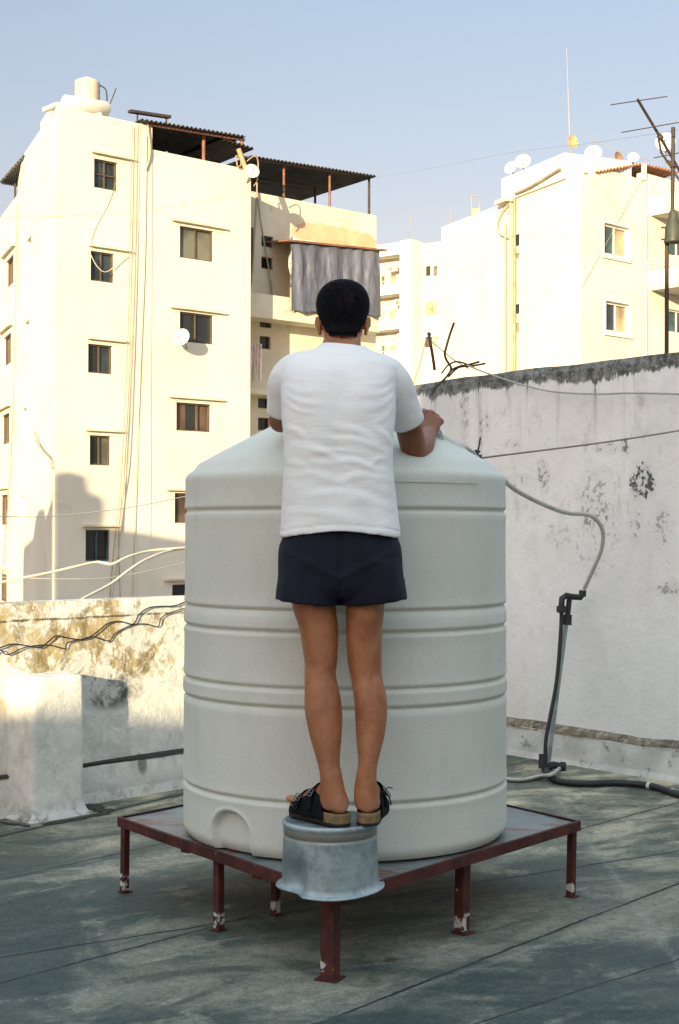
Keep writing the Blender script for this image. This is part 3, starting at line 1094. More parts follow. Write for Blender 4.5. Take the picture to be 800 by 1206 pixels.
# satellite dishes
def dish(C, r, aim, label, mt=DISHM, mast=None, grp='satellite dishes', stand=.6):
    root = thing('satellite_dish', C - UPV * stand, label, 'satellite dish', grp)
    a = aim.normalized()
    m = MB()
    pr = []
    for i in range(9):
        q = r * i / 8
        pr.append((max(q, .001), .32 * q * q / r))
    m.lathe(C - a * (.1 * r), pr, 28, a)
    pr2 = [(q, h - .03) for q, h in pr]
    m2 = MB(); m2.lathe(C - a * (.1 * r), list(reversed(pr2)) , 28, a)
    m.add(m2.v, m2.f, True)
    m.lathe(C - a * (.1 * r), [(r, .32 * r - .03), (r * 1.02, .32 * r - .01), (r, .32 * r)], 28, a)
    m.build('reflector', mt, root)
    m = MB()
    lo = C - UPV * r * .95 - a * .0
    tip = C + a * (r * 1.1) - UPV * r * .25
    m.tube([lo + a * .05, tip], r * .03 + .008, 6); m.tube([tip, tip - a * r * .25], r * .1, 8)
    m.build('feed_arm', CABLEG, root)
    m = MB()
    b = mast if mast is not None else C - UPV * stand
    m.tube([C - a * (.1 * r + .02), C - a * (.1 * r + .16), b], .03, 6)
    m.build('mast', CABLEG, root)
    return root


dish(F1r.px(214.5, 397.5, .55), .29, V((-.35, -1, .25)), 'white satellite dish fixed beside the second curtained window of the left building', mast=F1r.px(220, 410, .02))
dish(F1r.px(296.5, 202, .3), .26, V((.35, -1, .3)), 'white satellite dish at the corner where the two dark canopies meet', mast=F1r.px(290, 215, .02))
dish(F1r.px(192, 184, -.5), .22, V((-.6, -.2, .8)), 'tilted pale satellite dish lying under the left end of the dark canopy', stand=.25)
m = MB(); m.tube([F1r.px(289, 198, .1), F1r.px(281, 175, .1)], .09, 6)
tag(m.build('leaning_pipe', simple('tan_pipe', (.5, .33, .2), .7, .1, 2, 0)), 'short tan pipe leaning at the roof corner beside the canopy dish', 'pipe')
m = MB()
m.tube(cr([F1r.px(279, 192, .12), F1r.px(278, 184, .12), F1r.px(283, 186, .12), F1r.px(284, 194, .12), F1r.px(280, 196, .12), F1r.px(279, 190, .15)]), .025, 5)
m.tube(cr([F1r.px(291, 190, .12), F1r.px(299, 184, .2), F1r.px(304, 190, .2), F1r.px(303, 212, .2), F1r.px(299, 219, .2)]), .022, 5)
tag(m.build('cable_coil', simple('tan_cable', (.4, .28, .16), .7, .1, 2, 0)), 'coil of tan cable hanging off the roof corner near the canopy dish', 'cable')

# laundry on the wing
m = MB()
vs = []
for j in range(13):
    for i in range(19):
        f, gz = i / 18, j / 12
        px = 296 + 12.5 * f; py = 405 + 46 * gz * (.75 + .25 * math.sin(f * 9))
        vs.append(FW.px(px, py, .62 + .07 * math.sin(f * 22 + gz * 2)))
m.add(vs, [(j * 19 + i, (j + 1) * 19 + i, (j + 1) * 19 + i + 1, j * 19 + i + 1) for j in range(12) for i in range(18)], True)
o = m.build('laundry', simple('pink_white_cloth', (.72, .60, .56), .9, .2, 4, 0))
tag(o, 'pale pink washing hanging on the shaded wing beneath the balcony', 'laundry')

# cables and pipes on building 1 facade
def cable(name, pts, r, mat, label, cat='cable', group=None, n=6, k=8):
    m = MB(); m.tube(cr(pts, k), r, n)
    return tag(m.build(name, mat), label, cat, group)


PIPES = [
    ([(156, 147), (153, 300), (150, 420), (143, 560), (134, 650), (129, 712)], .015, CABLEG, 'leftmost dark cable running down the left building between the window columns'),
    ([(160, 147), (157, 300), (153, 420), (147, 540), (141, 640), (131, 712)], .015, PIPEC, 'tan cable beside the leftmost dark one down the left building front'),
    ([(163, 147), (160, 300), (156, 430), (151, 540), (143, 600), (140, 640), (142, 712)], .015, CABLEG, 'dark cable that kinks near the lowest hood on the left building front'),
]
for pts, r, mt, lb in PIPES:
    cable('facade_cable', [F1.px(x, y, .1) for x, y in pts], r, mt, lb)
cable('facade_pipe', [F1r.px(x, y, .06) for x, y in ((173, 160), (171, 300), (166, 430), (161, 560), (156, 712))], .015, PIPEC, 'thin tan drain pipe left of the curtained windows on the left building', 'pipe')
cable('facade_cable', [F1r.px(x, y, .1) for x, y in ((174, 146), (177, 180), (172, 200))], .03, PIPEC, 'short looped cable at the roof end of the pipe chase')
cable('facade_cable', [F1.px(x, y, .1) for x, y in ((107, 300), (114, 313), (122, 320), (130, 318), (139, 309), (150, 300))], .014, CABLEW, 'white cable sagging across the second window of the far left column')
cable('facade_cable', [F1.px(x, y, .02) for x, y in ((139, 208), (128, 240), (113, 268), (106, 290))], .007, CABLEG, 'thin cable slanting below the cross-barred top window')
cable('facade_cable', [FL.px(x, y, .1) for x, y in ((41, 508), (45, 522), (52, 532), (59, 540), (62, 552))], .03, CABLEG, 'short loose cable end curling on the side wall of the left building')
cable('facade_cable', [FW.px(x, y, .1) for x, y in ((303, 215), (302, 240), (299, 290), (296, 335))], .03, CABLEG, 'dark cable dangling left of the two small stacked windows', )
cable('facade_cable', [FW.px(x, y, .12) for x, y in ((303, 225), (307, 260), (312, 290), (317, 320), (320, 345), (316, 374))], .03, CABLEG, 'dark cable dangling across the small stacked windows of the wing')
cable('facade_cable', [FL.px(x, y, .1) for x, y in ((20, 240), (18, 380), (14, 520), (9, 600), (2, 690))], .02, CABLEG, 'long thin cable down the outer side wall at the far left')

# ---- building 3 (right)
b3 = thing('apartment_building', V((10, 60, -13)), 'tall cream corner building on the right with rooftop dishes and sliding windows', 'building')
K0 = V((9.14, 55.5))
w_l = V((-.42, .91)).normalized()
Kp = V((K0.x, K0.y, 0))
tl = onplane(Kp, V((w_l.x, w_l.y, 0)), 520, 300)[0]
KE = K0 + w_l * tl
FR = Face(K0, (.73, .683))
tRr = FR.t(840)
KR = K0 + FR.u.xy * tRr
FLB = Face(KE, (K0 - KE))
zM = 14.96
win3 = [(711, 741, 266, 302), (713, 742, 357, 392)]
h3 = [FR.rect(*r) for r in win3]
balw = [(787, 812, 281, 303), (787, 812, 366, 393)]
h3b = [FR.rect(*r) for r in balw]
sm3 = [(606.5, 613, 275, 291), (607, 613, 297, 306), (606.5, 613, 357, 371), (607, 613, 379, 393)]
h3s = [FLB.rect(*r) for r in sm3]
wall_ring([K0, KR, KR + w_l * 12, KE], -13, zM, {0: h3 + h3b, 3: h3s}).build('wall', CREAM, b3)
for i, h in enumerate(h3):
    window(FR, h, b3, frame=WFRAME, panes=[GL_BLUE, GL_SAND] if i else [GL_TEAL, GL_SAND], fw=.08, sill=True)
for h in h3b:
    window(FR, h, b3, frame=WFRAME, panes=[GL_TEAL, GL_BRN], fw=.06)
for i, h in enumerate(h3s):
    window(FLB, h, b3, frame=WFRAME, panes=[[GL_BLUE], [GL_SAND], [GL_BLUE], [GL_SAND]][i], bars='', fw=.04, depth=.03)
# penthouse band
m = MB()
zP = FLB.z(594, 211)
m.boxf(FLB.P, FLB.u, FLB.n, UPV, FLB.t(594), FLB.t(668), -3.0, .12, zM + .0, zP)
m.build('penthouse', WHITE, b3)
m = MB()
m.boxf(FLB.P, FLB.u, FLB.n, UPV, FLB.t(592), FLB.t(606), .0, .4, zM - .1, zM + .06)
m.build('cornice', CREAM2, b3)
m = MB()
m.boxf(FR.P, FR.u, FR.n, UPV, FR.t(700), FR.t(757), -.3, .0 - .003, zM, zM + .4)
m.boxf(FR.P, FR.u, FR.n, UPV, FR.t(757.5), FR.t(840), -.3, .0 - .003, zM, zM + .7)
m.build('roof_parapet', CREAM, b3)
# tiled canopy
tr = thing('tiled_canopy', FR.p(FR.t(740), zM, -1), 'low red-brown tiled canopy on the right building roof in front of the dishes', 'canopy')
TILEM = simple('terracotta_sheet', (.42, .20, .10), .8, .25, 3, 0)
O = FR.px(703, 203, .1); ax_ = FR.px(757, 193, .1) - O
corr(O, ax_.normalized(), -FR.n, UPV, ax_.length, 1.5, .1, .22, .04).build('roof_sheet', TILEM, tr)
O = FR.px(757, 193, .1); ax_ = FR.px(800, 203, .1) - O
corr(O, ax_.normalized(), -FR.n, UPV, ax_.length, 3.0, -.5, .22, .04).build('roof_sheet', TILEM, tr)
for px in (757, 760.5):
    m = MB(); m.tube([FR.px(px, 212, .12), FR.px(px, 193, .12)], .05, 6); m.build('post', WFRAME, tr)
# vertical pipes at the small-window strip (left face)
for (px, y0, r, mt, lb) in ((602.5, 240, .10, PIPEC, 'fattest tan drain pipe beside the small windows of the right building'), (606, 232, .06, CABLEG, 'grey pipe between the fat drain pipe and the small windows'),
                            (595, 262, .04, PIPEC, 'thin outer pipe left of the fat drain pipe on the right building')):
    m = MB(); m.tube([FLB.px(px, 470, .15), FLB.px(px, y0, .15)], r, 8)
    tag(m.build('drain_pipe', mt), lb, 'pipe')
cable('facade_cable', [FLB.px(x, y, .15) for x, y in ((604, 236), (592, 248), (586, 262), (588, 274), (598, 280))], .04, PIPEC, 'bent cable looping left from the top of the fat drain pipe')
cable('facade_cable', [FLB.px(x, y, .2) for x, y in ((607, 228), (625, 220), (645, 208), (660, 199))], .06, CABLEG, 'dark cable bundle slanting along the penthouse base of the right building')
for px, lb in ((761.5, 'pale downpipe at the right end of the right building windows'), (758.6, 'second pale downpipe just left of the other by the balconies')):
    m = MB(); m.tube([FR.px(px, 470, .08), FR.px(px, 213, .08)], .045, 6)
    tag(m.build('drain_pipe', CABLEW), lb, 'pipe')
cable('facade_cable', [FR.px(755, 213, .03), FR.px(720, 276, .03), FR.px(686, 338, .03)], .008, CABLEG, 'thin cable slanting down left across the upper right-building window')
# balconies at right edge
for (y, yt) in ((254, 246), (342, 335)):
    t0 = FR.t(766); z = FR.z(768, y)
    m = MB(); m.boxf(FR.P, FR.u, FR.n, UPV, t0, FR.t(835), .003, 1.25, z - .02, z + .14); m.build('balcony_slab', CREAM2, b3)
    m = MB(); m.boxf(FR.P, FR.u, FR.n, UPV, t0, FR.t(835), 1.15, 1.25, z + .143, z + .75)
    m.boxf(FR.P, FR.u, FR.n, UPV, t0, t0 + .1, .003, 1.147, z + .143, z + .75); m.build('balcony_parapet', WHITE, b3)
    m = MB()
    for q in (.9, 1.06, 1.22):
        m.tube([FR.p(t0, z + q, 1.2), FR.p(FR.t(835), z + q, 1.2)], .018, 5)
        m.tube([FR.p(t0 + .02, z + q, 0), FR.p(t0 + .02, z + q, 1.2)], .018, 5)
    m.build('balcony_rail', WFRAME, b3)
# AC unit
def ac(C, u, n, s, label, grp=None):
    root = thing('air_conditioner', C, label, 'air conditioner', grp)
    m = MB(); m.boxf(C, u, n, UPV, -s, s, 0, s * .7, 0, s * 1.25); m.build('casing', WFRAME, root)
    m = MB(); m.lathe(C + n * (s * .7) + UPV * s * .62 - u * s * .25, [(.001, .01), (s * .5, .02), (s * .5, .0)], 16, n); m.build('fan_grille', CABLEG, root)
    return root
ac(FR.px(778, 336, .2) + FR.n * 1.15 + UPV * .25, FR.u, FR.n, .38, 'white air conditioner with round fan on the balcony at the right edge')
# dishes on right building
for (px, py, d, r, aim, mt, lb, st) in (
        (602, 198, -.6, .27, V((-.8, -1, .3)), DISHM, 'left white dish of the pair above the left end of the right building', 1.0),
        (616, 191, -.8, .33, V((-.3, -1, .4)), DISHM, 'larger right white dish of the pair above the left end of the right building', 1.0),
        (674, 167, -.8, .27, V((.75, -1, .2)), simple('golden_tan_dish', (.5, .38, .18), .6, .1, 2, 0), 'golden tan dish raised highest on the right building roof', .6),  # golden tan is the dish's own colour
        (699, 181, -1.2, .34, V((-.2, -1, .4)), DISHM, 'big white dish between the golden dish and the rusty dish', 1.2),
        (728, 186, -1.2, .24, V((.7, -.9, .2)), DISHR, 'small rusty brown satellite dish above the tiled canopy', .9),
        (746, 186, -1.8, .24, V((-.1, -1, .5)), DISHM, 'small white dish half hidden right of the rusty dish', 1.0),
        (784, 168, -1.6, .42, V((-.3, -1, .3)), DISHM, 'large pale dish behind the television aerial boom', 1.6)):
    fc = FLB if px < 690 else FR
    dish(fc.px(px, py, d), r, aim, lb, mt, None, 'rooftop satellite dishes', st)
m = MB(); m.tube([FLB.px(671, 160, -1), FLB.px(667.5, 56, -1)], [.018, .007], 6)
tag(m.build('mast', simple('peach_mast', (.45, .36, .33), .7, .1, 2, 0)), 'very tall thin pale mast rising above the golden dish', 'mast')
m = MB()
q = FLB.px(560, 247, -2)
m.box(q.x - .2, q.x + .2, q.y - .1, q.y + .1, q.z - .9, q.z + .05)
m.tube([q + V((-.18, 0, 0)), q + V((-.18, 0, .7))], .03, 5); m.tube([q + V((.18, 0, 0)), q + V((.18, 0, .5))], .03, 5)
m.tube([q + V((-.18, 0, .65)), q + V((.1, 0, .6))], .04, 5)
tag(m.build('roof_fitting', CABLEG), 'small grey metal fitting standing on the lower roof line in the middle right', 'fitting')
m = MB(); m.tube([FLB.px(531, 262, -2), FLB.px(531, 248, -2)], .02, 5); m.tube([FLB.px(529, 252, -2), FLB.px(533, 252, -2)], .015, 5)
tag(m.build('roof_rod', CABLEG), 'tiny crossed rod on the roof line left of the grey metal fitting', 'rod')

# ---- building 2 (far middle)
b2 = thing('apartment_building', V((5, 127, -13)), 'distant pale yellow apartment block with stacked balconies between the two near buildings', 'building')
u2 = V((.8, -.6)).normalized()
P2 = V((2.9, 130.0))
F2 = Face(P2, u2)
z2 = F2.z(480, 290)
t483, t497 = F2.t(484), F2.t(498)
e2 = P2 + u2 * F2.t(560)
bk = V((.6, .8))
hh2 = [F2.rect(500, 507.5, 312, 326), F2.rect(508.5, 515.5, 312, 326), F2.rect(499, 517, 354, 372), F2.rect(499, 516, 395, 410)]
bwin = []
for i in range(4):
    y0 = 311 + 41 * i
    bwin += [F2.rect(448, 453.5, y0 + 13, y0 + 33), F2.rect(458, 467, y0 + 12, y0 + 33)]
wall_ring([P2, e2, e2 + bk * 14, P2 + bk * 14], -13, z2, {0: hh2 + bwin}).build('wall', CREAM2, b2)
for i, h in enumerate(hh2):
    window(F2, h, b2, frame=WFRAME, panes=[[GL_DARK], [GL_CURT], [GL_SAND, GL_SAND], [GL_BRN, GL_SAND]][i], bars='', fw=.08)
for i, h in enumerate(bwin):
    window(F2, h, b2, frame=WFRAME, panes=[[GL_CURT], [GL_SAND], [GL_SAND], [GL_SAND]][i % 4], bars='', fw=.08)
m = MB(); m.boxf(F2.P, F2.u, F2.n, UPV, t483, t497, .003, 1.7, -13, z2 + .15); m.build('pier', WHITE, b2)
m = MB(); m.boxf(F2.P, F2.u, F2.n, UPV, F2.t(400), t483 - .01, .003, 1.5, F2.z(470, 304), z2 + .1); m.build('balcony_roof', WHITE, b2)
for i in range(5):
    y = 349.5 + 41 * i
    m = MB(); m.boxf(F2.P, F2.u, F2.n, UPV, F2.t(400), t483 - .01, .003, 1.5, F2.z(470, y), F2.z(470, y - 5)); m.build('balcony_slab', WHITE, b2)
    m = MB(); m.boxf(F2.P, F2.u, F2.n, UPV, F2.t(400), t483 - .012, 1.4, 1.5, F2.z(470, y - 5) + .003, F2.z(470, y - 12)); m.build('balcony_parapet', WHITE, b2)
    m = MB()
    for q in range(14):
        t = F2.t(444 + q * 2.9); m.tube([F2.p(t, F2.z(470, y - 12), 1.45), F2.p(t, F2.z(470, y - 16), 1.45)], .02, 4)
    m.tube([F2.p(F2.t(400), F2.z(470, y - 16), 1.45), F2.p(t483 - .05, F2.z(470, y - 16), 1.45)], .03, 4)
    m.build('balcony_rail', WFRAME, b2)
floors = ('top', 'second', 'third', 'lowest visible')
for i, (px, py) in enumerate(((464, 320), (472, 360), (475, 400), (477, 436))):
    ac(F2.px(px, py, .6), F2.u, F2.n, .42, f'{floors[i]} of the air conditioners stacked by the distant block\'s balconies', 'air conditioners of the distant block')
m = MB(); m.tube([F2.px(481, 290, -1), F2.px(484, 255, -1)], .04, 5)
tag(m.build('mast', CABLEG), 'thin faint mast on the roof of the distant yellow block', 'mast')

# ---- shadow casting neighbours behind the viewpoint (outside the photograph)
bn = thing('apartment_building', V((0, -16, -13)), 'plain rendered neighbour building standing behind the viewpoint, taller at right', 'building')
wall_ring([(-7.2, -24), (14, -24), (14, -14), (-7.2, -14)], -13, 7.1, {}).build('wall', CREAM, bn)
wall_ring([(-26, -24), (-7.21, -24), (-7.21, -14), (-26, -14)], -13, 4.15, {}).build('wall', CREAM, bn)
for i in range(4):
    m = MB(); m.box(-5 + i * 4.5, -3.4 + i * 4.5, -13.99, -13.9, 3.2, 4.8); m.build('shutter', FRAMEM, bn)
# neighbour at far left whose roof line throws the shadow on building 1
def shadow_pt(fc, px, py, L):
    return fc.px(px, py) - sd * L
LD = 42
pts = [(18, 712), (28, 655), (40, 648), (45, 612), (62, 603)]
bl = thing('apartment_building', shadow_pt(F1, 90, 640, LD) * 1.0 + V((0, 0, -16)), 'plain neighbour building out of view at far left, with a rooftop stair hut', 'building')
cc = shadow_pt(F1, 140, 640, LD)
ud = V((sd.y, -sd.x, 0)).normalized()          # lateral to the light, pointing right
vd = V((sd.x, sd.y, 0)).normalized()


def lat(P): return (P - cc).dot(ud)


def caster(fc, pxs, mat, name):
    """a block 2 m deep whose top follows the given points"""
    P = [shadow_pt(fc, x, y, LD) for x, y in pxs]
    l = [lat(p) for p in P]
    # depth offset along the light lifts by tan(elevation)
    zz = [p.z + (cc - p).dot(vd) * -math.tan(SUN_EL) * 1.0 for p in P]
    zz = [p.z + ((p - cc).dot(vd)) * math.tan(SUN_EL) for p in P]
    m = MB()
    n = len(l)
    vs = []
    for d in (0, 2.0):
        for i in range(n):
            vs.append(V((cc.x, cc.y, 0)) + ud * l[i] + vd * d + UPV * (zz[i] - .0))
        for i in range(n):
            vs.append(V((cc.x, cc.y, 0)) + ud * l[i] + vd * d + UPV * -13)
    fs = []
    for i in range(n - 1):
        fs += [(n + i, n + i + 1, i + 1, i), (2 * n + i, 2 * n + i + 1, 3 * n + i + 1, 3 * n + i), (i, i + 1, 2 * n + i + 1, 2 * n + i)]
    fs += [(0, 2 * n, 3 * n, n), (n - 1, 2 * n - 1, 4 * n - 1, 3 * n - 1)]
    m.add(vs, fs)
    return m.build(name, mat, bl)


caster(F1, [(62, 572), (66, 569), (80, 567), (92, 570), (102, 573), (105, 590), (108, 594), (119, 596), (124, 605), (122, 615), (114, 622), (113, 640), (128, 634), (160, 638), (218, 648), (300, 662), (420, 690)], CREAM, 'wall')
caster(FL, [(27, 690), (28, 655), (39, 645), (42, 622), (46, 611), (52, 610), (54, 622), (61, 600), (62.5, 572)], CREAM, 'wall')

# ------------------------------------------------------------------ platform
ZP = .28
pL, pR, pF = onz(140.6, 964, ZP), onz(682, 968.5, ZP), onz(399, 1054, ZP)
pB = pL + pR - pF
g = G('painted_sheet_steel')
p = g.pos()
n1 = g.noise(p, 5, 7, .65, .6); n2 = g.noise(p, 16, 7, .7)
c = g.mix(g.mr(n1, .35, .65), (.12, .15, .15), (.22, .25, .24))
c = g.mix(g.mr(g.noise(g.scl(p, (1, 2.6, 1)), 3.2, 7, .7, .4), .53, .60, 0, .85), c, (.19, .065, .045))
c = g.mix(g.mr(n2, .62, .72, 0, .6), c, (.07, .06, .05))
g.bump(n2, .3, .004)
SHEET = g.fin(c, g.mr(n1, .3, .7, .35, .6), .25, .5)
g = G('red_oxide_paint')
p = g.pos()
n1 = g.noise(p, 9, 7, .7); n2 = g.noise(p, 42, 6, .7)
c = g.mix(g.mr(n1, .35, .65), (.045, .013, .011), (.098, .026, .019))
c = g.mix(g.mr(n2, .53, .62, 0, .75), c, (.026, .018, .015))
c = g.mix(g.mr(g.noise(p, 30, 6, .7), .67, .70, 0, .9), c, (.42, .40, .36))
z_ = g.sep(p)[2]
low = g.math('MULTIPLY', g.mr(g.math('ADD', z_, g.math('MULTIPLY', g.math('SUBTRACT', n1, .5), .16)), .070, .055), g.mr(z_, .009, .014))
c = g.mix(g.math('MULTIPLY', low, g.mr(g.noise(p, 17, 4, .6), .48, .53)), c, (.50, .49, .44))
g.bump(n2, .5, .003)
REDP = g.fin(c, .7, 0, .3)
pf = thing('platform', onz(404, 1040, 0), 'low red steel platform with worn sheet top carrying the big tank', 'platform')
m = MB()
K = 36
vs = []
for j in range(K + 1):
    for i in range(K + 1):
        a, b = i / K, j / K
        q = pF + (pL - pF) * a + (pR - pF) * b
        q = q + UPV * (fn(q.x * 3, q.y * 3, 0) * .004)
        vs.append(q)
m.add(vs, [(j * (K + 1) + i, j * (K + 1) + i + 1, (j + 1) * (K + 1) + i + 1, (j + 1) * (K + 1) + i) for j in range(K) for i in range(K)], True)
o = m.build('sheet_top', SHEET, pf)
m = MB()
rim = [pF, pR, pB, pL]
for i in range(4):
    a, b = rim[i], rim[(i + 1) % 4]
    u = (b - a).normalized(); nn = V((u.y, -u.x, 0))
    L_ = (b - a).length
    KK = 20
    rings = []
    for k in range(KK + 1):
        t = -.004 + (L_ + .008) * k / KK
        wv = fn(t * 4, i * 3, 1) * .0035
        P_ = a + u * t
        rings.append([P_ + nn * (.005 + wv) + UPV * -.031, P_ + nn * (.006 + wv) + UPV * .006, P_ - nn * .006 + UPV * .0065, P_ - nn * .006 + UPV * .003, P_ + nn * .0 + UPV * .002, P_ - nn * .0 + UPV * -.031])
    m.rings(rings, True, True, False)
m.build('angle_frame', REDP, pf)
m = MB()
for f in (.33, .66):
    a = pF.lerp(pL, f); b = pR.lerp(pB, f); u = (b - a).normalized()
    m.boxf(a, u, V((-u.y, u.x, 0)), UPV, .01, (b - a).length - .01, -.02, .02, -.045, -.008)
m.build('cross_bar', REDP, pf)


def leg(px, py, wd, ang, L_shape=True, top=ZP - .01, lbl=None):
    q = onz(px, py, 0)
    m = MB()
    u = V((math.cos(ang), math.sin(ang), 0)); v = V((-u.y, u.x, 0))
    lean = V((random.uniform(-.006, .006), random.uniform(-.004, .004), 0))
    h = wd / 2
    zs = [0, .03, .1, .18, top - .0]
    if L_shape:
        sec = [(-h, -h), (h, -h), (h, -h + .006), (-h + .006, -h + .006), (-h + .006, h), (-h, h)]
    else:
        sec = [(-h, -h), (h, -h), (h, h), (-h, h)]
    rings = [[q + u * a + v * b + lean * (1 - z / top) + UPV * z for a, b in sec] for z in zs]
    m.rings(rings, True, True, False)
    m.boxf(q, u, v, UPV, -h * 1.6, h * 1.6, -h * 1.6, h * 1.6, .001, .005)
    o = m.build('leg', REDP, pf)
    if lbl: o['label'] = lbl
    return o


A45 = math.atan2(PU.y, PU.x)
# stand-off so legs stay inside the frame
leg(147.5, 1051, .025, A45, False)
leg(257.5, 1096, .027, A45, False)
leg(389, 1153, .046, A45 - PI / 4 - PI / 2 + PI / 4 + .3, False)
leg(545.5, 1099, .038, A45 + PI / 2, False)
leg(674, 1056, .026, A45 + PI / 2, False)
leg(326, 1078, .025, A45, False)
q = pB * .96 + (pF) * .04
m = MB(); m.box(q.x - .02, q.x + .02, q.y - .02, q.y + .02, 0, ZP - .01); m.build('leg', REDP, pf)

# ------------------------------------------------------------------ big tank
TC = V((.022, 5.482, ZP + .008))
TR = .596
g = G('rotomoulded_plastic')
p = g.pos()
n1 = g.noise(p, 1.3, 5, .6); n2 = g.noise(p, 160, 3, .6); n3 = g.noise(g.scl(p, (1, 1, .25)), 9, 6, .65)
c = g.mix(g.mr(n1, .35, .65), (.60, .61, .54), (.665, .672, .60))
c = g.mix(g.math('MULTIPLY', g.mr(n3, .52, .70), .30), c, (.51, .515, .45))
c = g.mix(g.math('MULTIPLY', g.mr(g.noise(p, 60, 4, .6), .66, .72), .35), c, (.45, .45, .38))
c = g.mix(g.mr(n2, .3, .7, 0, .40), c, (.475, .48, .425))
g.bump(g.math('ADD', g.math('MULTIPLY', n2, .5), g.math('MULTIPLY', n1, 2)), .32, .004)
TANKM = g.fin(c, .75, 0, .2)
tk = thing('water_tank', TC - UPV * .008, 'huge pale grey ribbed plastic water tank standing on the red steel platform', 'water tank')
gz = [1.46, 1.119, 1.048, .859, .794, .478]


def tank_r(z):
    """radius at world z on the cylinder wall"""
    r = TR * (1 + .008 * (1.0 - z) / 1.0 * .5)
    for q in gz:
        r -= .0115 * math.exp(-((z - q) / .0085) ** 2)
        r += .0035 * math.exp(-((z - q) / .028) ** 2)
    if 1.048 < z < 1.119 or .794 < z < .859: r += .001
    b = z - ZP
    if b < .05: r -= .028 * (1 - b / .05) ** 2.2
    return r


zs = []
z = ZP + .008
while z < 1.57:
    near = min(abs(z - q) for q in gz)
    zs.append(z)
    z += .003 if near < .024 else (.006 if z < ZP + .05 or ZP + .0 < z < .50 else .02)
# arch recess position
th0 = -PI / 2
ac_t = math.asin(max(-1, min(1, (281 - 407) / 190)))            # angle from front, to the left
aw_, at_, ab_ = .092, .432, ZP
NT = 420
thetas = []
fine = []
for i in range(NT):
    thetas.append(2 * PI * i / NT)
extra = [ (-PI / 2 + ac_t) + k * .0045 for k in range(-50, 51)]
thetas = sorted(set([round(t % (2 * PI), 5) for t in thetas + extra]))
N = len(thetas)
rings = []
for z in zs:
    ring = []
    for t in thetas:
        r = tank_r(z)
        d = (t - (-PI / 2 + ac_t) + PI) % (2 * PI) - PI
        s_ = d * TR
        if abs(s_) < .16 and z < .5:
            # arch: half ellipse top, straight sides
            zz = z - (ZP + .075)
            rad = aw_
            f = math.sqrt((s_ / rad) ** 2 + (max(0, zz) / (at_ - ZP - .075)) ** 2)
            k = 1 / (1 + math.exp((f - .92) * 38))
            r -= .026 * k
            r += .004 * math.exp(-((f - 1.06) / .07) ** 2)
        r += .0016 * fn(t * 2, z * 2, 5)
        ring.append(V((TC.x + r * math.cos(t), TC.y + r * math.sin(t), z)))
    rings.append(ring)
prof = [(TR - .001, 1.578), (TR - .006, 1.590), (TR - .016, 1.600), (TR - .030, 1.609)]
r = TR - .05
while r > .262:
    prof.append((r, 1.604 + (TR - r) * .545 + .004 * math.sin(max(0, (r - .3)) * 10)))
    r -= .02
prof += [(.255, 1.797), (.246, 1.803), (.243, 1.815), (.243, 1.835), (.236, 1.840), (.215, 1.840), (.212, 1.83), (.21, 1.70)]
for (r, z) in prof:
    rings.append([V((TC.x + r * math.cos(t), TC.y + r * math.sin(t), z + .0015 * fn(t * 3, r * 9, 2))) for t in thetas])
m = MB()
m.rings(rings, True, False, True)
bot = rings[0]
m.add([V(p_) for p_ in bot], [tuple(reversed(range(N)))])
m.build('tank_body', TANKM, tk)
# thin mould parting line near the shoulder
m = MB()
R1 = [[V((TC.x + (TR + .0035 + .0012 * math.cos(a)) * math.cos(t), TC.y + (TR + .0035 + .0012 * math.cos(a)) * math.sin(t), 1.5535 + .0014 * math.sin(a))) for a in [0, PI / 2, PI, 3 * PI / 2]] for t in [-PI / 2 + .12 + i * .03 for i in range(26)]]
m.rings(R1, True, True, True)
m.build('parting_line', simple('parting_line_plastic', (.40, .41, .36), .7, .1, 20, 0), tk)
# dark water inside
m = MB(); m.lathe(V((TC.x, TC.y, 1.72)), [(.001, 0), (.2095, 0)], 32)
m.build('water_surface', simple('dark_water', (.02, .025, .025), .1, .1, 5, 0), tk)
# open lid lying on the far right of the cone by the hand
LC = at(514, 521, 5.48)
ang = V((.42, .1, .88)).normalized()
ld = thing('tank_lid', LC - ang * .0, 'round pale plastic lid lying on the tank top beside the man\'s right fist', 'lid')
m = MB()
m.lathe(LC - ang * .03, [(.001, 0), (.10, 0), (.125, .004), (.135, .014), (.135, .035), (.125, .045), (.1, .052), (.001, .058)], 40, ang)
m.build('lid_disc', TANKM, ld)

# ------------------------------------------------------------------ bucket
BC = V((-.027, 4.625, ZP))
g = G('galvanised_steel')
p = g.pos()
n1 = g.noise(p, 8, 7, .65, .6); n2 = g.noise(p, 40, 6, .7); vo = g.n('ShaderNodeTexVoronoi'); g.put(vo.inputs['Vector'], p); vo.inputs['Scale'].default_value = 60
c = g.mix(g.mr(n1, .35, .65), (.19, .25, .26), (.36, .44, .45))
c = g.mix(g.math('MULTIPLY', g.mr(n2, .5, .7), .5), c, (.20, .22, .215))
c = g.mix(g.math('MULTIPLY', g.mr(g.noise(g.scl(p, (1, 1, .3)), 22, 7, .75), .54, .66), .6), c, (.14, .16, .15))
c = g.mix(g.math('MULTIPLY', g.mr(vo.outputs['Distance'], .2, .6), .15), c, (.48, .52, .53))
zz = g.sep(p)[2]
c = g.mix(g.math('MULTIPLY', g.mr(zz, .425, .445), g.mr(zz, .475, .455)), c, (.26, .26, .22))
g.bump(n1, .4, .006)
GALV = g.fin(c, g.mr(n1, .3, .7, .42, .62), .45, .5)
bk_ = thing('bucket', BC, 'dented galvanised bucket turned upside down on the platform corner under the man\'s sandals', 'bucket')
NB = 96
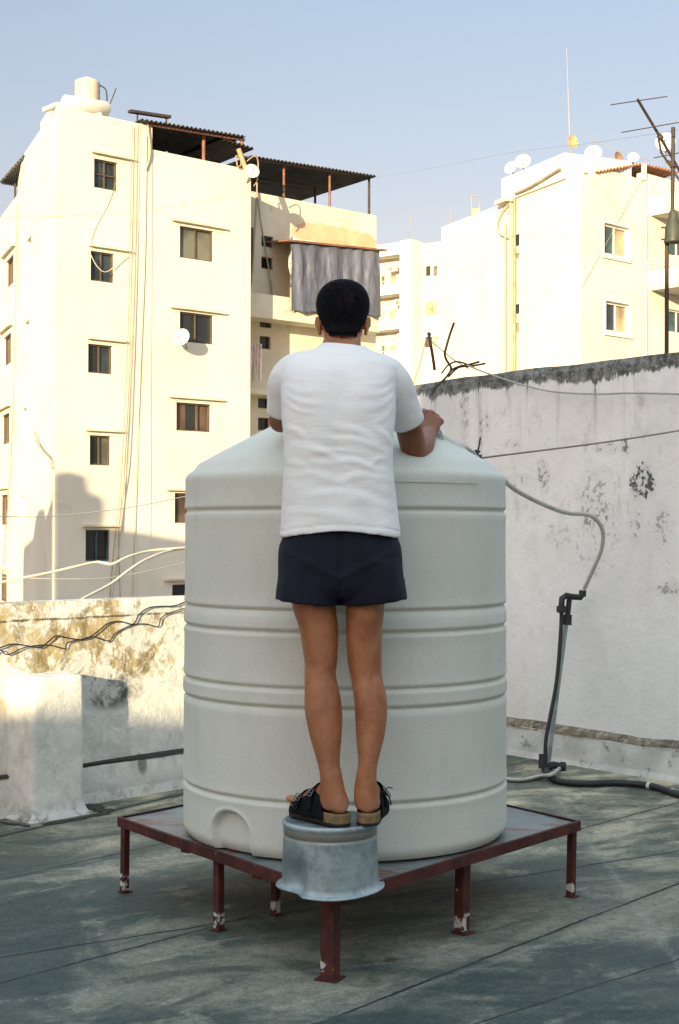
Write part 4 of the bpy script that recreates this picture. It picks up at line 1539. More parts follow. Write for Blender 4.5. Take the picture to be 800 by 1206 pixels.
def bucket_pt(a, r, z):
    """a angle, dents on the lower front-left"""
    x, y = r * math.cos(a), r * math.sin(a)
    d = (a - math.radians(222) + PI) % (2 * PI) - PI
    k = math.exp(-(d / .33) ** 2) * math.exp(-((z - .035) / .055) ** 2)
    s = 1 - .24 * k
    d2 = (a - math.radians(241) + PI) % (2 * PI) - PI
    s += .075 * math.exp(-(d2 / .13) ** 2) * math.exp(-((z - .02) / .055) ** 2)
    s += .012 * fn(a * 1.5, z * 12, 3)
    d3 = (a - math.radians(270) + PI) % (2 * PI) - PI
    drop = -.010 * math.exp(-(d3 / .8) ** 2) * math.exp(-max(z, 0) / .05)
    return BC + V((x * s, y * s, z + drop))
prof = [(.169, -.002), (.1715, .0), (.1705, .003), (.158, .0055), (.153, .010), (.1515, .022), (.151, .05), (.150, .08), (.149, .11), (.148, .14), (.1475, .150), (.1475, .156), (.1445, .159), (.1445, .163), (.1475, .166), (.147, .180), (.1475, .184), (.149, .188), (.1515, .193), (.1515, .198), (.149, .203), (.144, .205), (.140, .204), (.135, .199), (.001, .198)]
m = MB()
m.rings([[bucket_pt(2 * PI * k / NB, r, z) for k in range(NB)] for r, z in prof], True, False, True)
o = m.build('bucket_shell', GALV, bk_)
bake(o, [('SOLIDIFY', dict(thickness=.002, offset=-1))])

# ------------------------------------------------------------------ the man
SKIN = G('skin')
p = SKIN.pos()
n1 = SKIN.noise(p, 14, 6, .65); n2 = SKIN.noise(p, 90, 5, .65)
c = SKIN.mix(SKIN.mr(n1, .3, .7), (.25, .088, .034), (.37, .150, .064))
c = SKIN.mix(SKIN.mr(n2, .5, .75, 0, .35), c, (.17, .06, .03))
# darker, hairier shins/forearms, paler heels
zz = SKIN.sep(p)[2]
heel = SKIN.mr(zz, .575, .53)
c = SKIN.mix(SKIN.math('MULTIPLY', heel, .55), c, (.50, .26, .17))
hands = SKIN.math('MULTIPLY', SKIN.mr(zz, 1.5, 1.6), SKIN.mr(zz, 1.93, 1.85))
c = SKIN.mix(SKIN.math('MULTIPLY', hands, .5), c, (.14, .05, .03))
SKIN.bump(SKIN.math('ADD', n2, SKIN.noise(SKIN.scl(p, (1, 1, .3)), 260, 3)), .22, .002)
SKINM = SKIN.fin(c, .5, 0, .4)
SKIN.b.inputs['Subsurface Weight'].default_value = .12
SKIN.b.inputs['Subsurface Radius'].default_value = (.02, .008, .004)
SKIN.b.inputs['Subsurface Scale'].default_value = .4

man = thing('person', V((-.01, 4.6, ZP + .205)), 'man seen from behind in white T-shirt and navy shorts leaning over the tank', 'person')


def ell_rings(m, rows, n=40, power=2.0, cap=True):
    """rows (pxcenter, py, Y, halfwidth px, ry) -> horizontal superellipse rings"""
    rings = []
    for (px, py, Y, hw, ry) in rows:
        C = at(px, py, Y)
        rx = hw / F * Y
        ring = []
        for k in range(n):
            a = 2 * PI * k / n
            ca, sa = math.cos(a), math.sin(a)
            x = math.copysign(abs(ca) ** (2 / power), ca) * rx
            y = math.copysign(abs(sa) ** (2 / power), sa) * ry
            ring.append(V((C.x + x, C.y + y, C.z)))
        rings.append(ring)
    if rings[0][0].z > rings[-1][0].z: rings.reverse()
    return m.rings(rings, True, cap, True)


def dense(rows, k=5):
    """catmull-rom through rows of numbers"""
    P = [rows[0]] + list(rows) + [rows[-1]]
    out = []
    for i in range(1, len(P) - 2):
        for j in range(k):
            t = j / k
            a, b, c_, d = P[i - 1], P[i], P[i + 1], P[i + 2]
            out.append(tuple(.5 * (2 * b[q] + (c_[q] - a[q]) * t + (2 * a[q] - 5 * b[q] + 4 * c_[q] - d[q]) * t * t + (3 * b[q] - a[q] - 3 * c_[q] + d[q]) * t ** 3) for q in range(len(b))))
    out.append(rows[-1])
    return out


def tube_d(m, pts, rr, k=5, n=20):
    rows = dense([(*p_, *( (q, q) if not isinstance(q, (tuple, list)) else q)) for p_, q in zip(pts, rr)], k)
    m.tube([r[:3] for r in rows], [(r[3], r[4]) for r in rows], n)
    for e in (0, -1):
        m.ball(V(rows[e][:3]), rows[e][3], rows[e][3], rows[e][3], 14, 8)


body = MB()
# torso
ell_rings(body, dense([(400, 700, 4.71, 52, .08), (400, 672, 4.71, 60, .096), (400, 640, 4.72, 58, .098), (400, 600, 4.735, 54, .095), (400, 560, 4.75, 53, .095),
                       (400, 510, 4.775, 54, .098), (400, 470, 4.805, 56, .10), (401, 443, 4.845, 48, .090), (402, 424, 4.875, 34, .072), (402, 410, 4.888, 23, .060)]), 40, 2.3)
# neck
ell_rings(body, dense([(402, 425, 4.875, 25, .066), (402, 409, 4.89, 23.5, .060), (403, 400, 4.915, 22, .055), (403, 392, 4.935, 21, .053), (404, 372, 4.95, 22, .056)]), 32)
# skull + face
HC = at(404, 369, 4.955)
HT = Matrix.Rotation(math.radians(-14), 3, 'X')        # chin dips: looking down into the tank


def hp(x, y, z):
    """head local (y forward, z up) -> world"""
    return HC + HT @ V((x, y, z))


def head_rings(off=0.0, z_lo=-9):
    rows = [(-.118, .040, .030, .030), (-.108, .030, .046, .040), (-.092, .022, .056, .055), (-.07, .014, .063, .072), (-.045, .008, .070, .086), (-.02, .002, .076, .094), (.005, -.002, .0795, .0985),
            (.03, -.004, .0805, .1), (.05, -.006, .0765, .096), (.068, -.008, .067, .084), (.082, -.01, .051, .064), (.091, -.011, .03, .038), (.0945, -.011, .006, .008)]
    R = []
    for (z, yc, rx, ry) in dense(rows, 3):
        ring = []
        for k in range(40):
            a = 2 * PI * k / 40
            ca, sa = math.cos(a), math.sin(a)
            rxx = rx + off
            ryy = ry + off
            x = rxx * math.copysign(abs(ca) ** .92, ca)
            y = yc + ryy * math.copysign(abs(sa) ** .92, sa)
            ring.append(hp(x, y, z + (off if z > .05 else 0)))
        R.append(ring)
    return R


body.rings(head_rings(), True, True, True)
# nose, brow, lips, chin, eye lids
body.ball(hp(0, .097, -.022), .013, .014, .012, 12, 8)
body.tube([hp(0, .090, .012), hp(0, .099, -.008), hp(0, .108, -.022)], [.007, .009, .011], 10)
body.ball(hp(-.010, .098, -.025), .008, .009, .007, 10, 6); body.ball(hp(.010, .098, -.025), .008, .009, .007, 10, 6)
for s_ in (-1, 1):
    body.tube([hp(.010 * s_, .090, .022), hp(.030 * s_, .090, .027), hp(.050 * s_, .078, .022)], [.007, .008, .006], 8)
    body.ball(hp(.031 * s_, .080, .004), .016, .010, .011, 12, 8)
    body.ball(hp(.045 * s_, .062, -.03), .02, .02, .02, 12, 8)
body.ball(hp(0, .084, -.05), .024, .012, .0065, 14, 8)
body.ball(hp(0, .082, -.062), .021, .012, .0075, 14, 8)
body.ball(hp(0, .070, -.10), .022, .018, .016, 12, 8)
# ears
for s_, tilt in ((-1, .0), (1, .12)):
    Rm = HT @ Matrix.Rotation(s_ * math.radians(-20), 3, 'Z') @ Matrix.Rotation(math.radians(8 * s_), 3, 'Y')
    c0 = hp(.081 * s_, -.004, -.048)
    pts = []
    for k in range(15):
        a = -PI * .52 + PI * 1.5 * k / 14
        pts.append(c0 + Rm @ V((.004 * s_, -math.cos(a) * .016, math.sin(a) * .030)))
    body.tube(pts, .0048, 8)
    body.ball(c0, .0075, .015, .028, 14, 10, Rm)
    body.ball(c0 + Rm @ V((0, -.004, -.026)), .0055, .008, .010, 10, 8, Rm)

SHL = at(334, 442, 4.88); ELL = at(331, 495, 5.05); WRL = V((-.135, 5.24, 1.845)); HAL = V((-.075, 5.315, 1.868))
SHR = at(463, 443, 4.88); ELR = at(489, 531.5, 5.045); WRR = at(506, 510, 5.26)
tube_d(body, [at(372, 432, 4.875), SHL, SHL.lerp(ELL, .45) + V((-.002, -.008, 0)), SHL.lerp(ELL, .85), ELL], [.034, .038, .039, .040, .043])
tube_d(body, [at(430, 432, 4.875), SHR, SHR.lerp(ELR, .45) + V((.004, -.008, 0)), SHR.lerp(ELR, .85), ELR], [.034, .039, .043, .046, .042])
tube_d(body, [ELL, ELL.lerp(WRL, .3), ELL.lerp(WRL, .7), WRL], [.041, .043, .034, .026])
tube_d(body, [ELR, ELR.lerp(WRR, .3) + V((.004, 0, -.003)), ELR.lerp(WRR, .7), WRR], [.042, .045, .037, .027])


# hands -------------------------------------------------------------
def hand(W, fwd, out, back, curl, spread=.0, thumb_close=.6):
    """W wrist centre; fwd along the metacarpals; out = toward the thumb side; back = back-of-hand normal; curl per joint (radians)"""
    fwd = fwd.normalized(); back = (back - fwd * back.dot(fwd)).normalized(); out_ = fwd.cross(back)
    if out_.dot(out) < 0: out_ = -out_
    K = []
    for i in range(4):
        off = (.030 - .0205 * i)
        Lm = (.086, .090, .085, .076)[i]
        k = W + fwd * Lm + out_ * off - back * (.002 + .0035 * abs(i - 1.2))
        K.append(k)
        body.tube([W + out_ * off * .55, W.lerp(k, .5) + back * .004, k], [.015, .0135, .0115], 12)
        body.ball(k + back * .002, .0132, .0132, .0132, 12, 8)
        d = (fwd + out_ * spread * (1.5 - i)).normalized()
        L = (.043, .047, .044, .034)[i]
        prev = k
        a = 0
        pts = [k]; rr = [.0105]
        for jn, f in enumerate((1.0, .62, .50)):
            a += curl[jn]
            dd = d * math.cos(a) - back * math.sin(a)
            prev = prev + dd * (L * f)
            pts.append(prev); rr.append((.0095, .0088, .0074)[jn])
        body.tube(pts, rr, 12)
        for q, r_q in zip(pts[1:], rr[1:]):
            body.ball(q, r_q * 1.03, r_q * 1.03, r_q * 1.03, 10, 8)
    # palm filling
    body.tube([W + fwd * .01, W + fwd * .045 - back * .006, W + fwd * .078 - back * .006], [(.030, .018), (.038, .016), (.038, .013)], 16)
    body.ball(W + fwd * .034 + out_ * .024 - back * .012, .019, .019, .019, 12, 8)
    # thumb
    t0 = W + fwd * .022 + out_ * .024 - back * .008
    t1 = t0 + (fwd * .55 + out_ * (.85 - .5 * thumb_close) - back * .45).normalized() * .040
    t2 = t1 + (fwd * .7 - out_ * (thumb_close - .35) - back * .5).normalized() * .031
    t3 = t2 + (fwd * .5 - out_ * thumb_close - back * .4).normalized() * .024
    body.tube([t0, t1, t2, t3], [.0155, .012, .0108, .0088], 12)
    for q, r_q in ((t1, .0125), (t2, .011), (t3, .0088)):
        body.ball(q, r_q, r_q, r_q, 10, 8)
    return K


# right hand: loose fist raised from the resting elbow, back of hand to the viewer
fw = (at(513, 489, 5.35) - WRR)
hand(WRR, V((.018, .045, .062)), V((-.6, 0, .7)), V((.35, -.88, .45)), (.75, 1.25, .9), .05, .8)
# left hand: resting on the rim of the manhole
hand(WRL, HAL - WRL + V((0, .03, .0)), V((1, -.4, 0)), V((.0, -.1, 1)), (.35, .55, .4), .12, .2)

# legs
LEGL = dense([(374, 668, 4.705, 28, .085), (371, 690, 4.70, 27, .086), (370, 714, 4.695, 25.8, .083), (374.5, 735, 4.685, 23.5, .075), (376.5, 750, 4.68, 22.2, .070), (378, 780, 4.67, 19.3, .062), (377.2, 795, 4.66, 18.6, .058),
              (379.5, 815, 4.645, 20.8, .060), (380.5, 830, 4.635, 22.0, .062), (382, 846, 4.625, 21.6, .060), (384, 870, 4.605, 18.4, .050), (387, 897, 4.58, 13.4, .040), (390, 913, 4.565, 13.2, .038), (392, 930, 4.56, 14.5, .041), (394, 943, 4.557, 17, .045), (395, 952, 4.557, 15, .040)], 4)
LEGR = dense([(428, 668, 4.705, 28, .085), (430, 690, 4.70, 25, .086), (430.2, 714, 4.695, 23, .083), (429.3, 735, 4.69, 21.8, .075), (429, 750, 4.685, 21.2, .070), (429.6, 780, 4.675, 20.0, .062), (432, 798, 4.665, 18.8, .058),
              (436, 820, 4.645, 19.4, .060), (437, 836, 4.635, 19.3, .061), (437, 850, 4.625, 18.4, .058), (436, 870, 4.61, 16.4, .050), (433.7, 897, 4.585, 11.8, .040), (431.5, 913, 4.575, 12.2, .038), (431, 930, 4.57, 14, .041), (432.5, 943, 4.567, 15.5, .044), (433, 952, 4.567, 13.5, .040)], 4)
ell_rings(body, LEGL, 28); ell_rings(body, LEGR, 28)
for (kx, sgn) in ((380.5, -1), (437, 1)):
    for q_ in (-1, 1):
        body.ball(at(kx + q_ * 7.0, 833 - q_ * sgn * 3, 4.616), .024, .0275, .085, 16, 14)
        kc = 377.5 if sgn < 0 else 430
        body.tube(cr([at(kc + q_ * 11, 735, 4.632), at(kc + q_ * 11.5, 765, 4.629), at(kc + q_ * 11, 792, 4.630)], 4), [.003, .004, .005, .006, .0065, .0065, .006, .004, .003][:9], 8)
for pts_ in (((383.5, 862, 4.583), (388, 897, 4.548), (390, 918, 4.537), (392, 940, 4.530)), ((436, 862, 4.590), (434, 897, 4.553), (432, 918, 4.545), (432.5, 940, 4.540))):
    body.tube(cr([at(*q_) for q_ in pts_], 4), .0095, 10)
for (kx, yy_, s2) in ((377, 934, 1), (405, 938, 1), (419.5, 938, 1), (444, 934, 1)):
    body.ball(at(kx + (2 if kx in (377, 419.5) else -2), yy_ - 6, 4.585), .011, .014, .013, 10, 8)
ZF = ZP + .205 + .034     # top of the footbed
# feet: (heel centre, toe direction)
FEET = []
for (hx, Y, tx, tY, s_) in ((398, 4.540, 339, 4.770, -1), (433.5, 4.555, 441, 4.80, 1)):
    H = at(hx, 945, Y); H.z = ZF
    T_ = at(tx, 940, tY); T_.z = ZF
    d = (T_ - H); d.z = 0
    d = d.normalized(); sdv = V((d.y, -d.x, 0)) * (1)      # to the right of travel
    FEET.append((H, d, sdv, s_))
    L = .215
    rings = []
    for (f, w_, h, zc) in dense([(-.13, .012, .012, .024), (-.10, .024, .026, .028), (-.02, .031, .035, .034), (.12, .031, .043, .042), (.3, .030, .044, .044), (.5, .034, .034, .034), (.7, .041, .024, .024), (.84, .043, .017, .017), (.93, .040, .013, .014)], 3):
        P_ = H + d * (L * f) + UPV * zc + sdv * (s_ * .006 * math.sin(f * 3))
        rings.append([P_ + sdv * (w_ * math.cos(a)) + UPV * (h * math.sin(a)) for a in [2 * PI * k / 24 for k in range(24)]])
    body.rings(rings, True, True, True)
    for i in range(5):
        o_ = (-.030 + .0165 * i) * -s_      # big toe on the inner side
        ln = (.045, .042, .036, .030, .024)[i]
        rt = (.0125, .0095, .009, .0085, .008)[i]
        a = H + d * (L * .86 - .0035 * i * i * .5) + sdv * o_ + UPV * .014
        body.tube([a, a + d * ln * .6 + UPV * .003, a + d * ln], [rt * 1.05, rt, rt * .85], 10)
        body.ball(a + d * ln, rt * .86, rt * .86, rt * .86, 10, 8)
ob = body.build('body', SKINM, man)
bake(ob, [('REMESH', dict(mode='VOXEL', voxel_size=.0042, use_smooth_shade=True)), ('SMOOTH', dict(factor=.5, iterations=4))])
ob.data.materials.clear(); ob.data.materials.append(SKINM)
for p_ in ob.data.polygons: p_.use_smooth = True

# eyes
EYEM = simple('eye_white', (.6, .58, .55), .3, .05, 10, 0)
for s_ in (-1, 1):
    m = MB(); m.ball(hp(.031 * s_, .0835, .002), .0105, .009, .006, 14, 10); e = m.build('eye', EYEM, man)
    m = MB(); m.ball(hp(.031 * s_, .0905, .0), .0045, .003, .0045, 10, 8); m.build('iris', simple('brown_iris', (.03, .015, .01), .3, .1, 10, 0), e)

# hair: shell over the skull, ragged hairline low on the neck
HAIRM = G('black_hair')
p = HAIRM.pos()
c = HAIRM.mix(HAIRM.mr(HAIRM.noise(HAIRM.scl(p, (1, 1, .3)), 120, 4), .35, .65), (.0025, .003, .0045), (.008, .008, .010))
sp = at(410, 351, 4.86)
d_ = HAIRM.n('ShaderNodeVectorMath', operation='DISTANCE'); HAIRM.put(d_.inputs[0], p); d_.inputs[1].default_value = sp
c = HAIRM.mix(HAIRM.math('MULTIPLY', HAIRM.mr(d_.outputs['Value'], .045, .01), HAIRM.mr(HAIRM.noise(p, 60, 4), .45, .62, 0, .3)), c, (.05, .03, .022))
HAIRM.bump(HAIRM.noise(HAIRM.scl(p, (1, 1, .35)), 200, 4, .7), .8, .004)
HAIRMM = HAIRM.fin(c, .8, 0, .08)
rows = [(-.112, -.012, .050, .062), (-.098, -.008, .056, .068), (-.082, -.003, .061, .075), (-.066, .002, .066, .081), (-.052, .002, .0705, .088), (-.035, .0, .077, .095), (-.015, -.001, .084, .100), (.005, -.003, .0885, .1045), (.03, -.005, .091, .107), (.052, -.007, .087, .103), (.072, -.009, .077, .092), (.088, -.011, .059, .072), (.099, -.012, .035, .045), (.1035, -.012, .006, .008)]
m = MB()
NH = 96
rings = []
vals = []
dr_ = dense(rows, 5)
for (z, yc, rx, ry) in dr_:
    ring = []
    for k in range(NH):
        a = 2 * PI * k / NH
        ca, sa = math.cos(a), math.sin(a)
        q = 1 + .012 * fn(ca * 9, sa * 9, z * 90)
        # hairline: at the nape low, above the ears, high at the forehead
        back = -sa
        if back > .35: hl = -.102 + .022 * (1 - back) / .65
        elif back > -.1: hl = -.03 + (.35 - back) * .06 - (back > .12) * .03
        elif back > -.55: hl = .0 + (-.1 - back) * .06
        else: hl = .052
        hl += .004 * fn(k * .9, 3, 1)
        inside = z < hl
        o_ = .0 if not inside else -.016
        ring.append(hp((rx + o_) * q * math.copysign(abs(ca) ** .92, ca), yc + (ry + o_) * q * math.copysign(abs(sa) ** .92, sa), z))
    rings.append(ring)
m.rings(rings, True, True, True)
oh = m.build('hair', HAIRMM, man)
# short strands that roughen the outline
sm_ = MB()
rnd = random.Random(4)
for i in range(5200):
    j = rnd.randrange(1, len(dr_) - 1); k = rnd.randrange(NH)
    z, yc, rx, ry = dr_[j]
    a = 2 * PI * k / NH
    back = -math.sin(a)
    if back > .3 and z < -.095: continue
    if back <= .3 and z < -.012: continue
    if back < -.5 and z < .055: continue
    P_ = rings[j][k]
    nrm = (P_ - HC).normalized()
    down = (V((0, 0, -1)) - nrm * -nrm.z).normalized() if abs(nrm.z) < .98 else V((0, -1, 0))
    L = rnd.uniform(.004, .010) * (.6 if z < -.04 else 1)
    dd = (nrm * .42 + down * .8 + V((rnd.uniform(-.4, .4), rnd.uniform(-.4, .4), rnd.uniform(-.3, .3)))).normalized()
    sdw = dd.cross(nrm).normalized() * .0007
    P_ = P_ + V((rnd.uniform(-.003, .003), rnd.uniform(-.003, .003), rnd.uniform(-.002, .002)))
    q0 = P_ - nrm * .0015
    sm_.add([q0 - sdw, q0 + sdw, q0 + dd * L], [(0, 1, 2)])
for i in range(1500):
    th = -PI / 2 + rnd.uniform(-1.05, 1.05)
    zl = -.100 - abs(rnd.gauss(0, .009)) + .012 * abs(th + PI / 2)
    P_ = hp(.0545 * math.cos(th), -.010 + .066 * math.sin(th), zl)
    dd = (V((rnd.uniform(-.3, .3), -.15, -1))).normalized()
    sm_.add([P_ - V((.0004, 0, 0)), P_ + V((.0004, 0, 0)), P_ + dd * rnd.uniform(.003, .006)], [(0, 1, 2)])
sm_.build('hair_strands', HAIRMM, man)

# ------------------------------------------------------------------ clothes
def cut_caps(o, tests):
    bm = bmesh.new(); bm.from_mesh(o.data)
    kill = [f for f in bm.faces if any(t(f.calc_center_median() + PLc, f.normal) for t in tests)]
    bmesh.ops.delete(bm, geom=kill, context='FACES')
    # smooth the cut edge loops a little
    be = [v for v in bm.verts if v.is_boundary]
    for _ in range(14):
        new = {}
        for v in be:
            nb = [e.other_vert(v).co for e in v.link_edges if e.is_boundary]
            if len(nb) == 2: new[v] = v.co * .4 + (nb[0] + nb[1]) * .3
        for v, c_ in new.items(): v.co = c_
    bm.to_mesh(o.data); bm.free()


PLc = V(man.location)
shirt = MB()
rowsS = [(400.5, 634, 4.725, 71, .128), (400.5, 628, 4.725, 70.3, .127), (400, 600, 4.735, 67.5, .124), (399.3, 575, 4.742, 65.6, .121), (398.8, 550, 4.75, 64.5, .119), (398.3, 525, 4.76, 64.2, .119),
         (398.5, 500, 4.775, 65.8, .121), (398.8, 475, 4.795, 67.5, .123), (398.8, 455, 4.815, 67, .122), (399.5, 441, 4.832, 66, .118), (400.5, 429, 4.850, 61, .106), (401.5, 419, 4.868, 46, .092), (402.5, 411, 4.884, 30, .077), (402.5, 405, 4.893, 25, .069)]
ell_rings(shirt, dense(rowsS, 5), 56, 2.5)
SLh = at(333.5, 486, 4.955); SRh = at(480.5, 499, 4.965)
tube_d(shirt, [at(372, 428, 4.868), at(349, 434, 4.87), at(338, 448, 4.885), at(335, 466, 4.92), SLh], [.046, .053, .060, .058, .055], 5, 24)
tube_d(shirt, [at(430, 429, 4.868), at(452, 437, 4.87), at(462, 450, 4.885), at(470, 472, 4.92), SRh], [.046, .054, .062, .060, .0565], 5, 24)
SHM = G('white_cotton')
p = SHM.pos()
n1 = SHM.noise(p, 3, 5, .6); n2 = SHM.noise(p, 380, 2, .5); n3 = SHM.noise(SHM.scl(p, (.5, .5, 2.4)), 16, 5, .6, .4)
c = SHM.mix(SHM.mr(n1, .3, .7), (.74, .735, .72), (.81, .80, .785))
SHM.bump(SHM.math('ADD', SHM.math('MULTIPLY', n2, .10), SHM.math('ADD', n3, SHM.math('MULTIPLY', SHM.noise(SHM.scl(p, (.8, .8, 1.6)), 30, 5, .65, 1.0), .4))), .35, .008)
SHMM = SHM.fin(c, .9, 0, .15)
SHM.b.inputs['Sheen Weight'].default_value = .15
osx = shirt.build('t_shirt', SHMM, man)
bake(osx, [('REMESH', dict(mode='VOXEL', voxel_size=.0055, use_smooth_shade=True)), ('SMOOTH', dict(factor=.5, iterations=14))])
# wrinkles: hand-placed folds in image space coordinates of the back, converted to world x/z
def gz_(py, Y=4.7): return at(400, py, Y).z
def gx_(px, Y=4.7): return at(px, 500, Y).x
FOLDS = []   # (x0,z0,x1,z1,width,amp,bow)
for (x0, y0, x1, y1, wd, am, bow) in (
        (338, 452, 372, 464, .009, .0045, .012), (336, 463, 380, 478, .009, .0055, .012), (336, 474, 372, 490, .008, .005, .010), (340, 440, 368, 450, .008, .003, .01),
        (460, 440, 432, 456, .009, .004, .012), (462, 452, 426, 470, .009, .0055, .014), (464, 464, 430, 484, .009, .005, .012), (463, 478, 440, 498, .008, .005, .01),
        (392, 500, 445, 524, .012, .005, -.010), (440, 506, 460, 520, .010, .005, -.005), (344, 527, 400, 545, .012, .0055, -.014), (385, 516, 455, 533, .010, .005, -.010),
        (375, 548, 452, 556, .011, .006, -.012), (350, 560, 400, 568, .011, .004, -.008), (360, 583, 440, 590, .013, .0045, -.014), (400, 570, 458, 566, .012, .004, -.012),
        (345, 604, 420, 612, .014, .003, -.01), (380, 420, 424, 421, .012, .0025, -.008), (336, 505, 360, 520, .01, .005, -.006), (338, 545, 362, 552, .01, .004, -.004),
        (455, 540, 436, 548, .01, .004, -.004), (364, 535, 420, 538, .009, .004, -.012), (405, 590, 462, 600, .013, .004, -.012)):
    FOLDS.append((gx_(x0), gz_(y0), gx_(x1), gz_(y1), wd, am, bow))
me = osx.data
me.calc_loop_triangles() if False else None
nv = [V(v.normal) for v in me.vertices]
for i, v in enumerate(me.vertices):
    P_ = v.co + PLc
    d = .0
    back = max(0, min(1, -nv[i].y * 1.6 + .25))
    if back > 0:
        wob = fn(P_.x * 9, P_.z * 9, 7) * .018
        for (x0, z0, x1, z1, wd, am, bow) in FOLDS:
            L = math.hypot(x1 - x0, z1 - z0)
            ux, uz = (x1 - x0) / L, (z1 - z0) / L
            s_ = ((P_.x - x0) * ux + (P_.z - z0) * uz) / L
            if -.15 < s_ < 1.15:
                off = (-(P_.x - x0) * uz + (P_.z - z0) * ux) + bow * math.sin(PI * max(0, min(1, s_))) * (1 if ux > 0 else -1) + wob
                e = math.exp(-(off / wd) ** 2) - .55 * math.exp(-((off - wd * 1.7) / (wd * 1.1)) ** 2)
                tp = math.sin(PI * max(0, min(1, (s_ + .15) / 1.3))) ** 1.0
                d += am * (.80 if z0 < 1.76 else .42) * (.55 + 1.1 * abs(fn(P_.x * 8, P_.z * 8, x0 * 9))) * e * tp * back
    # gentle drape everywhere, stronger at the hem
    low = max(0, min(1, (1.50 - P_.z) / .12))
    d += .0025 * fn(P_.x * 5, P_.y * 5, P_.z * 7) + .003 * low * math.sin(math.atan2(P_.y - 4.72, P_.x) * 9 + 1.5 * fn(P_.x * 3, 0, 0)) * (.6 + fn(P_.x * 9, P_.y * 9, 1))
    d += .0016 * fn(P_.x * 17, P_.y * 17, P_.z * 26) + .0022 * fn(P_.x * 7 + 3, P_.y * 7, P_.z * 11)
    hz2 = at(400, 626 + 8 * abs((P_.x) / .19) ** 1.6, 4.6).z
    d -= .0022 * math.exp(-((P_.z - hz2 - .022) / .003) ** 2)
    # spine hollow and shoulder blades
    if back > 0:
        d -= .010 * math.exp(-((P_.x + .003) / .030) ** 2) * max(0, min(1, (1.92 - P_.z) / .2)) * max(0, min(1, (P_.z - 1.42) / .2)) * back
        for sx in (-1, 1):
            d += .008 * math.exp(-(((P_.x - sx * .085) / .055) ** 2 + ((P_.z - 1.83) / .07) ** 2)) * back
    v.co = v.co + nv[i] * d
dL = (SLh - at(335, 466, 4.92)).normalized(); dR = (SRh - at(470, 472, 4.92)).normalized()
zh = at(400.5, 634, 4.6).z
hem_z = lambda P_: at(400, 626 + 8 * abs((P_.x) / .19) ** 1.6, 4.6).z
cut_caps(osx, [lambda c_, n_: c_.z < hem_z(c_),
               lambda c_, n_: (c_ - SLh).dot(dL) > -.002 and (c_ - SLh).length < .11 and c_.x < SLh.x + .09,
               lambda c_, n_: (c_ - SRh).dot(dR) > -.002 and (c_ - SRh).length < .11,
               lambda c_, n_: c_.z > at(402, 405.5 + (c_.x - .006) * 40, 4.83).z and n_.z > .6 and abs(c_.x - .006) < .075])
bake(osx, [('SOLIDIFY', dict(thickness=.0035, offset=0)), ('SUBSURF', dict(levels=0))])
for p_ in osx.data.polygons: p_.use_smooth = True
osx.data.materials.clear(); osx.data.materials.append(SHMM)
# hem stitching ridges
m = MB()
def ring_at(C, axis, r1, r2, th, n=40):
    pass

# shorts
sh = MB()
ell_rings(sh, dense([(400.5, 612, 4.728, 60, .112), (400.5, 630, 4.724, 65.5, .116), (400.5, 642, 4.72, 70.5, .121), (400.5, 655, 4.715, 72.5, .123), (400.5, 672, 4.71, 73, .124), (401, 690, 4.705, 73.5, .120), (401.3, 702, 4.70, 72, .10)], 4), 56, 2.5)
ell_rings(sh, dense([(372, 660, 4.71, 40, .115), (367, 685, 4.705, 40.0, .115), (364, 700, 4.70, 38.8, .113), (363.5, 716, 4.70, 38.5, .112), (363.5, 722, 4.70, 38.5, .112)], 4), 40, 2.3)
ell_rings(sh, dense([(430, 660, 4.71, 42, .115), (435, 685, 4.705, 41.0, .115), (438.5, 700, 4.70, 39.6, .113), (440, 714, 4.70, 39.0, .112), (440, 722, 4.70, 39.0, .112)], 4), 40, 2.3)
NAVY = G('navy_cotton')
p = NAVY.pos()
c = NAVY.mix(NAVY.mr(NAVY.noise(p, 9, 6, .6), .3, .7), (.0040, .0048, .0125), (.0080, .0092, .020))
NAVY.bump(NAVY.math('ADD', NAVY.math('MULTIPLY', NAVY.noise(p, 500, 2), .15), NAVY.noise(p, 22, 5, .6, .5)), .35, .008)
NAVYM = NAVY.fin(c, .85, 0, .25)
NAVY.b.inputs['Sheen Weight'].default_value = .03
osh = sh.build('shorts', NAVYM, man)
bake(osh, [('REMESH', dict(mode='VOXEL', voxel_size=.006, use_smooth_shade=True)), ('SMOOTH', dict(factor=.5, iterations=5))])
nv = [V(v.normal) for v in osh.data.vertices]
for i, v in enumerate(osh.data.vertices):
    P_ = v.co + PLc
    d = .006 * fn(P_.x * 9, P_.y * 9, P_.z * 5) + .003 * fn(P_.x * 22, P_.y * 22, P_.z * 14)
    d += .005 * math.exp(-((P_.z - 1.24 - abs(P_.x) * .5) / .012) ** 2) * max(0, -nv[i].y)
    d -= .009 * math.exp(-((P_.x - .004) / .012) ** 2) * max(0, -nv[i].y)
    # pocket openings on the side seams
    for sx in (-1, 1):
        d -= .006 * math.exp(-((P_.y - 4.70) / .010) ** 2) * (1 if sx * nv[i].x > .5 and 1.24 < P_.z < 1.36 else 0)
    v.co = v.co + nv[i] * d
hz = lambda P_: at(400, 714 - 7.5 * (abs(P_.x) / .21) ** 2.0, 4.6).z
cut_caps(osh, [lambda c_, n_: c_.z < hz(c_)])
bake(osh, [('SOLIDIFY', dict(thickness=.003, offset=0))])
for p_ in osh.data.polygons: p_.use_smooth = True
osh.data.materials.clear(); osh.data.materials.append(NAVYM)

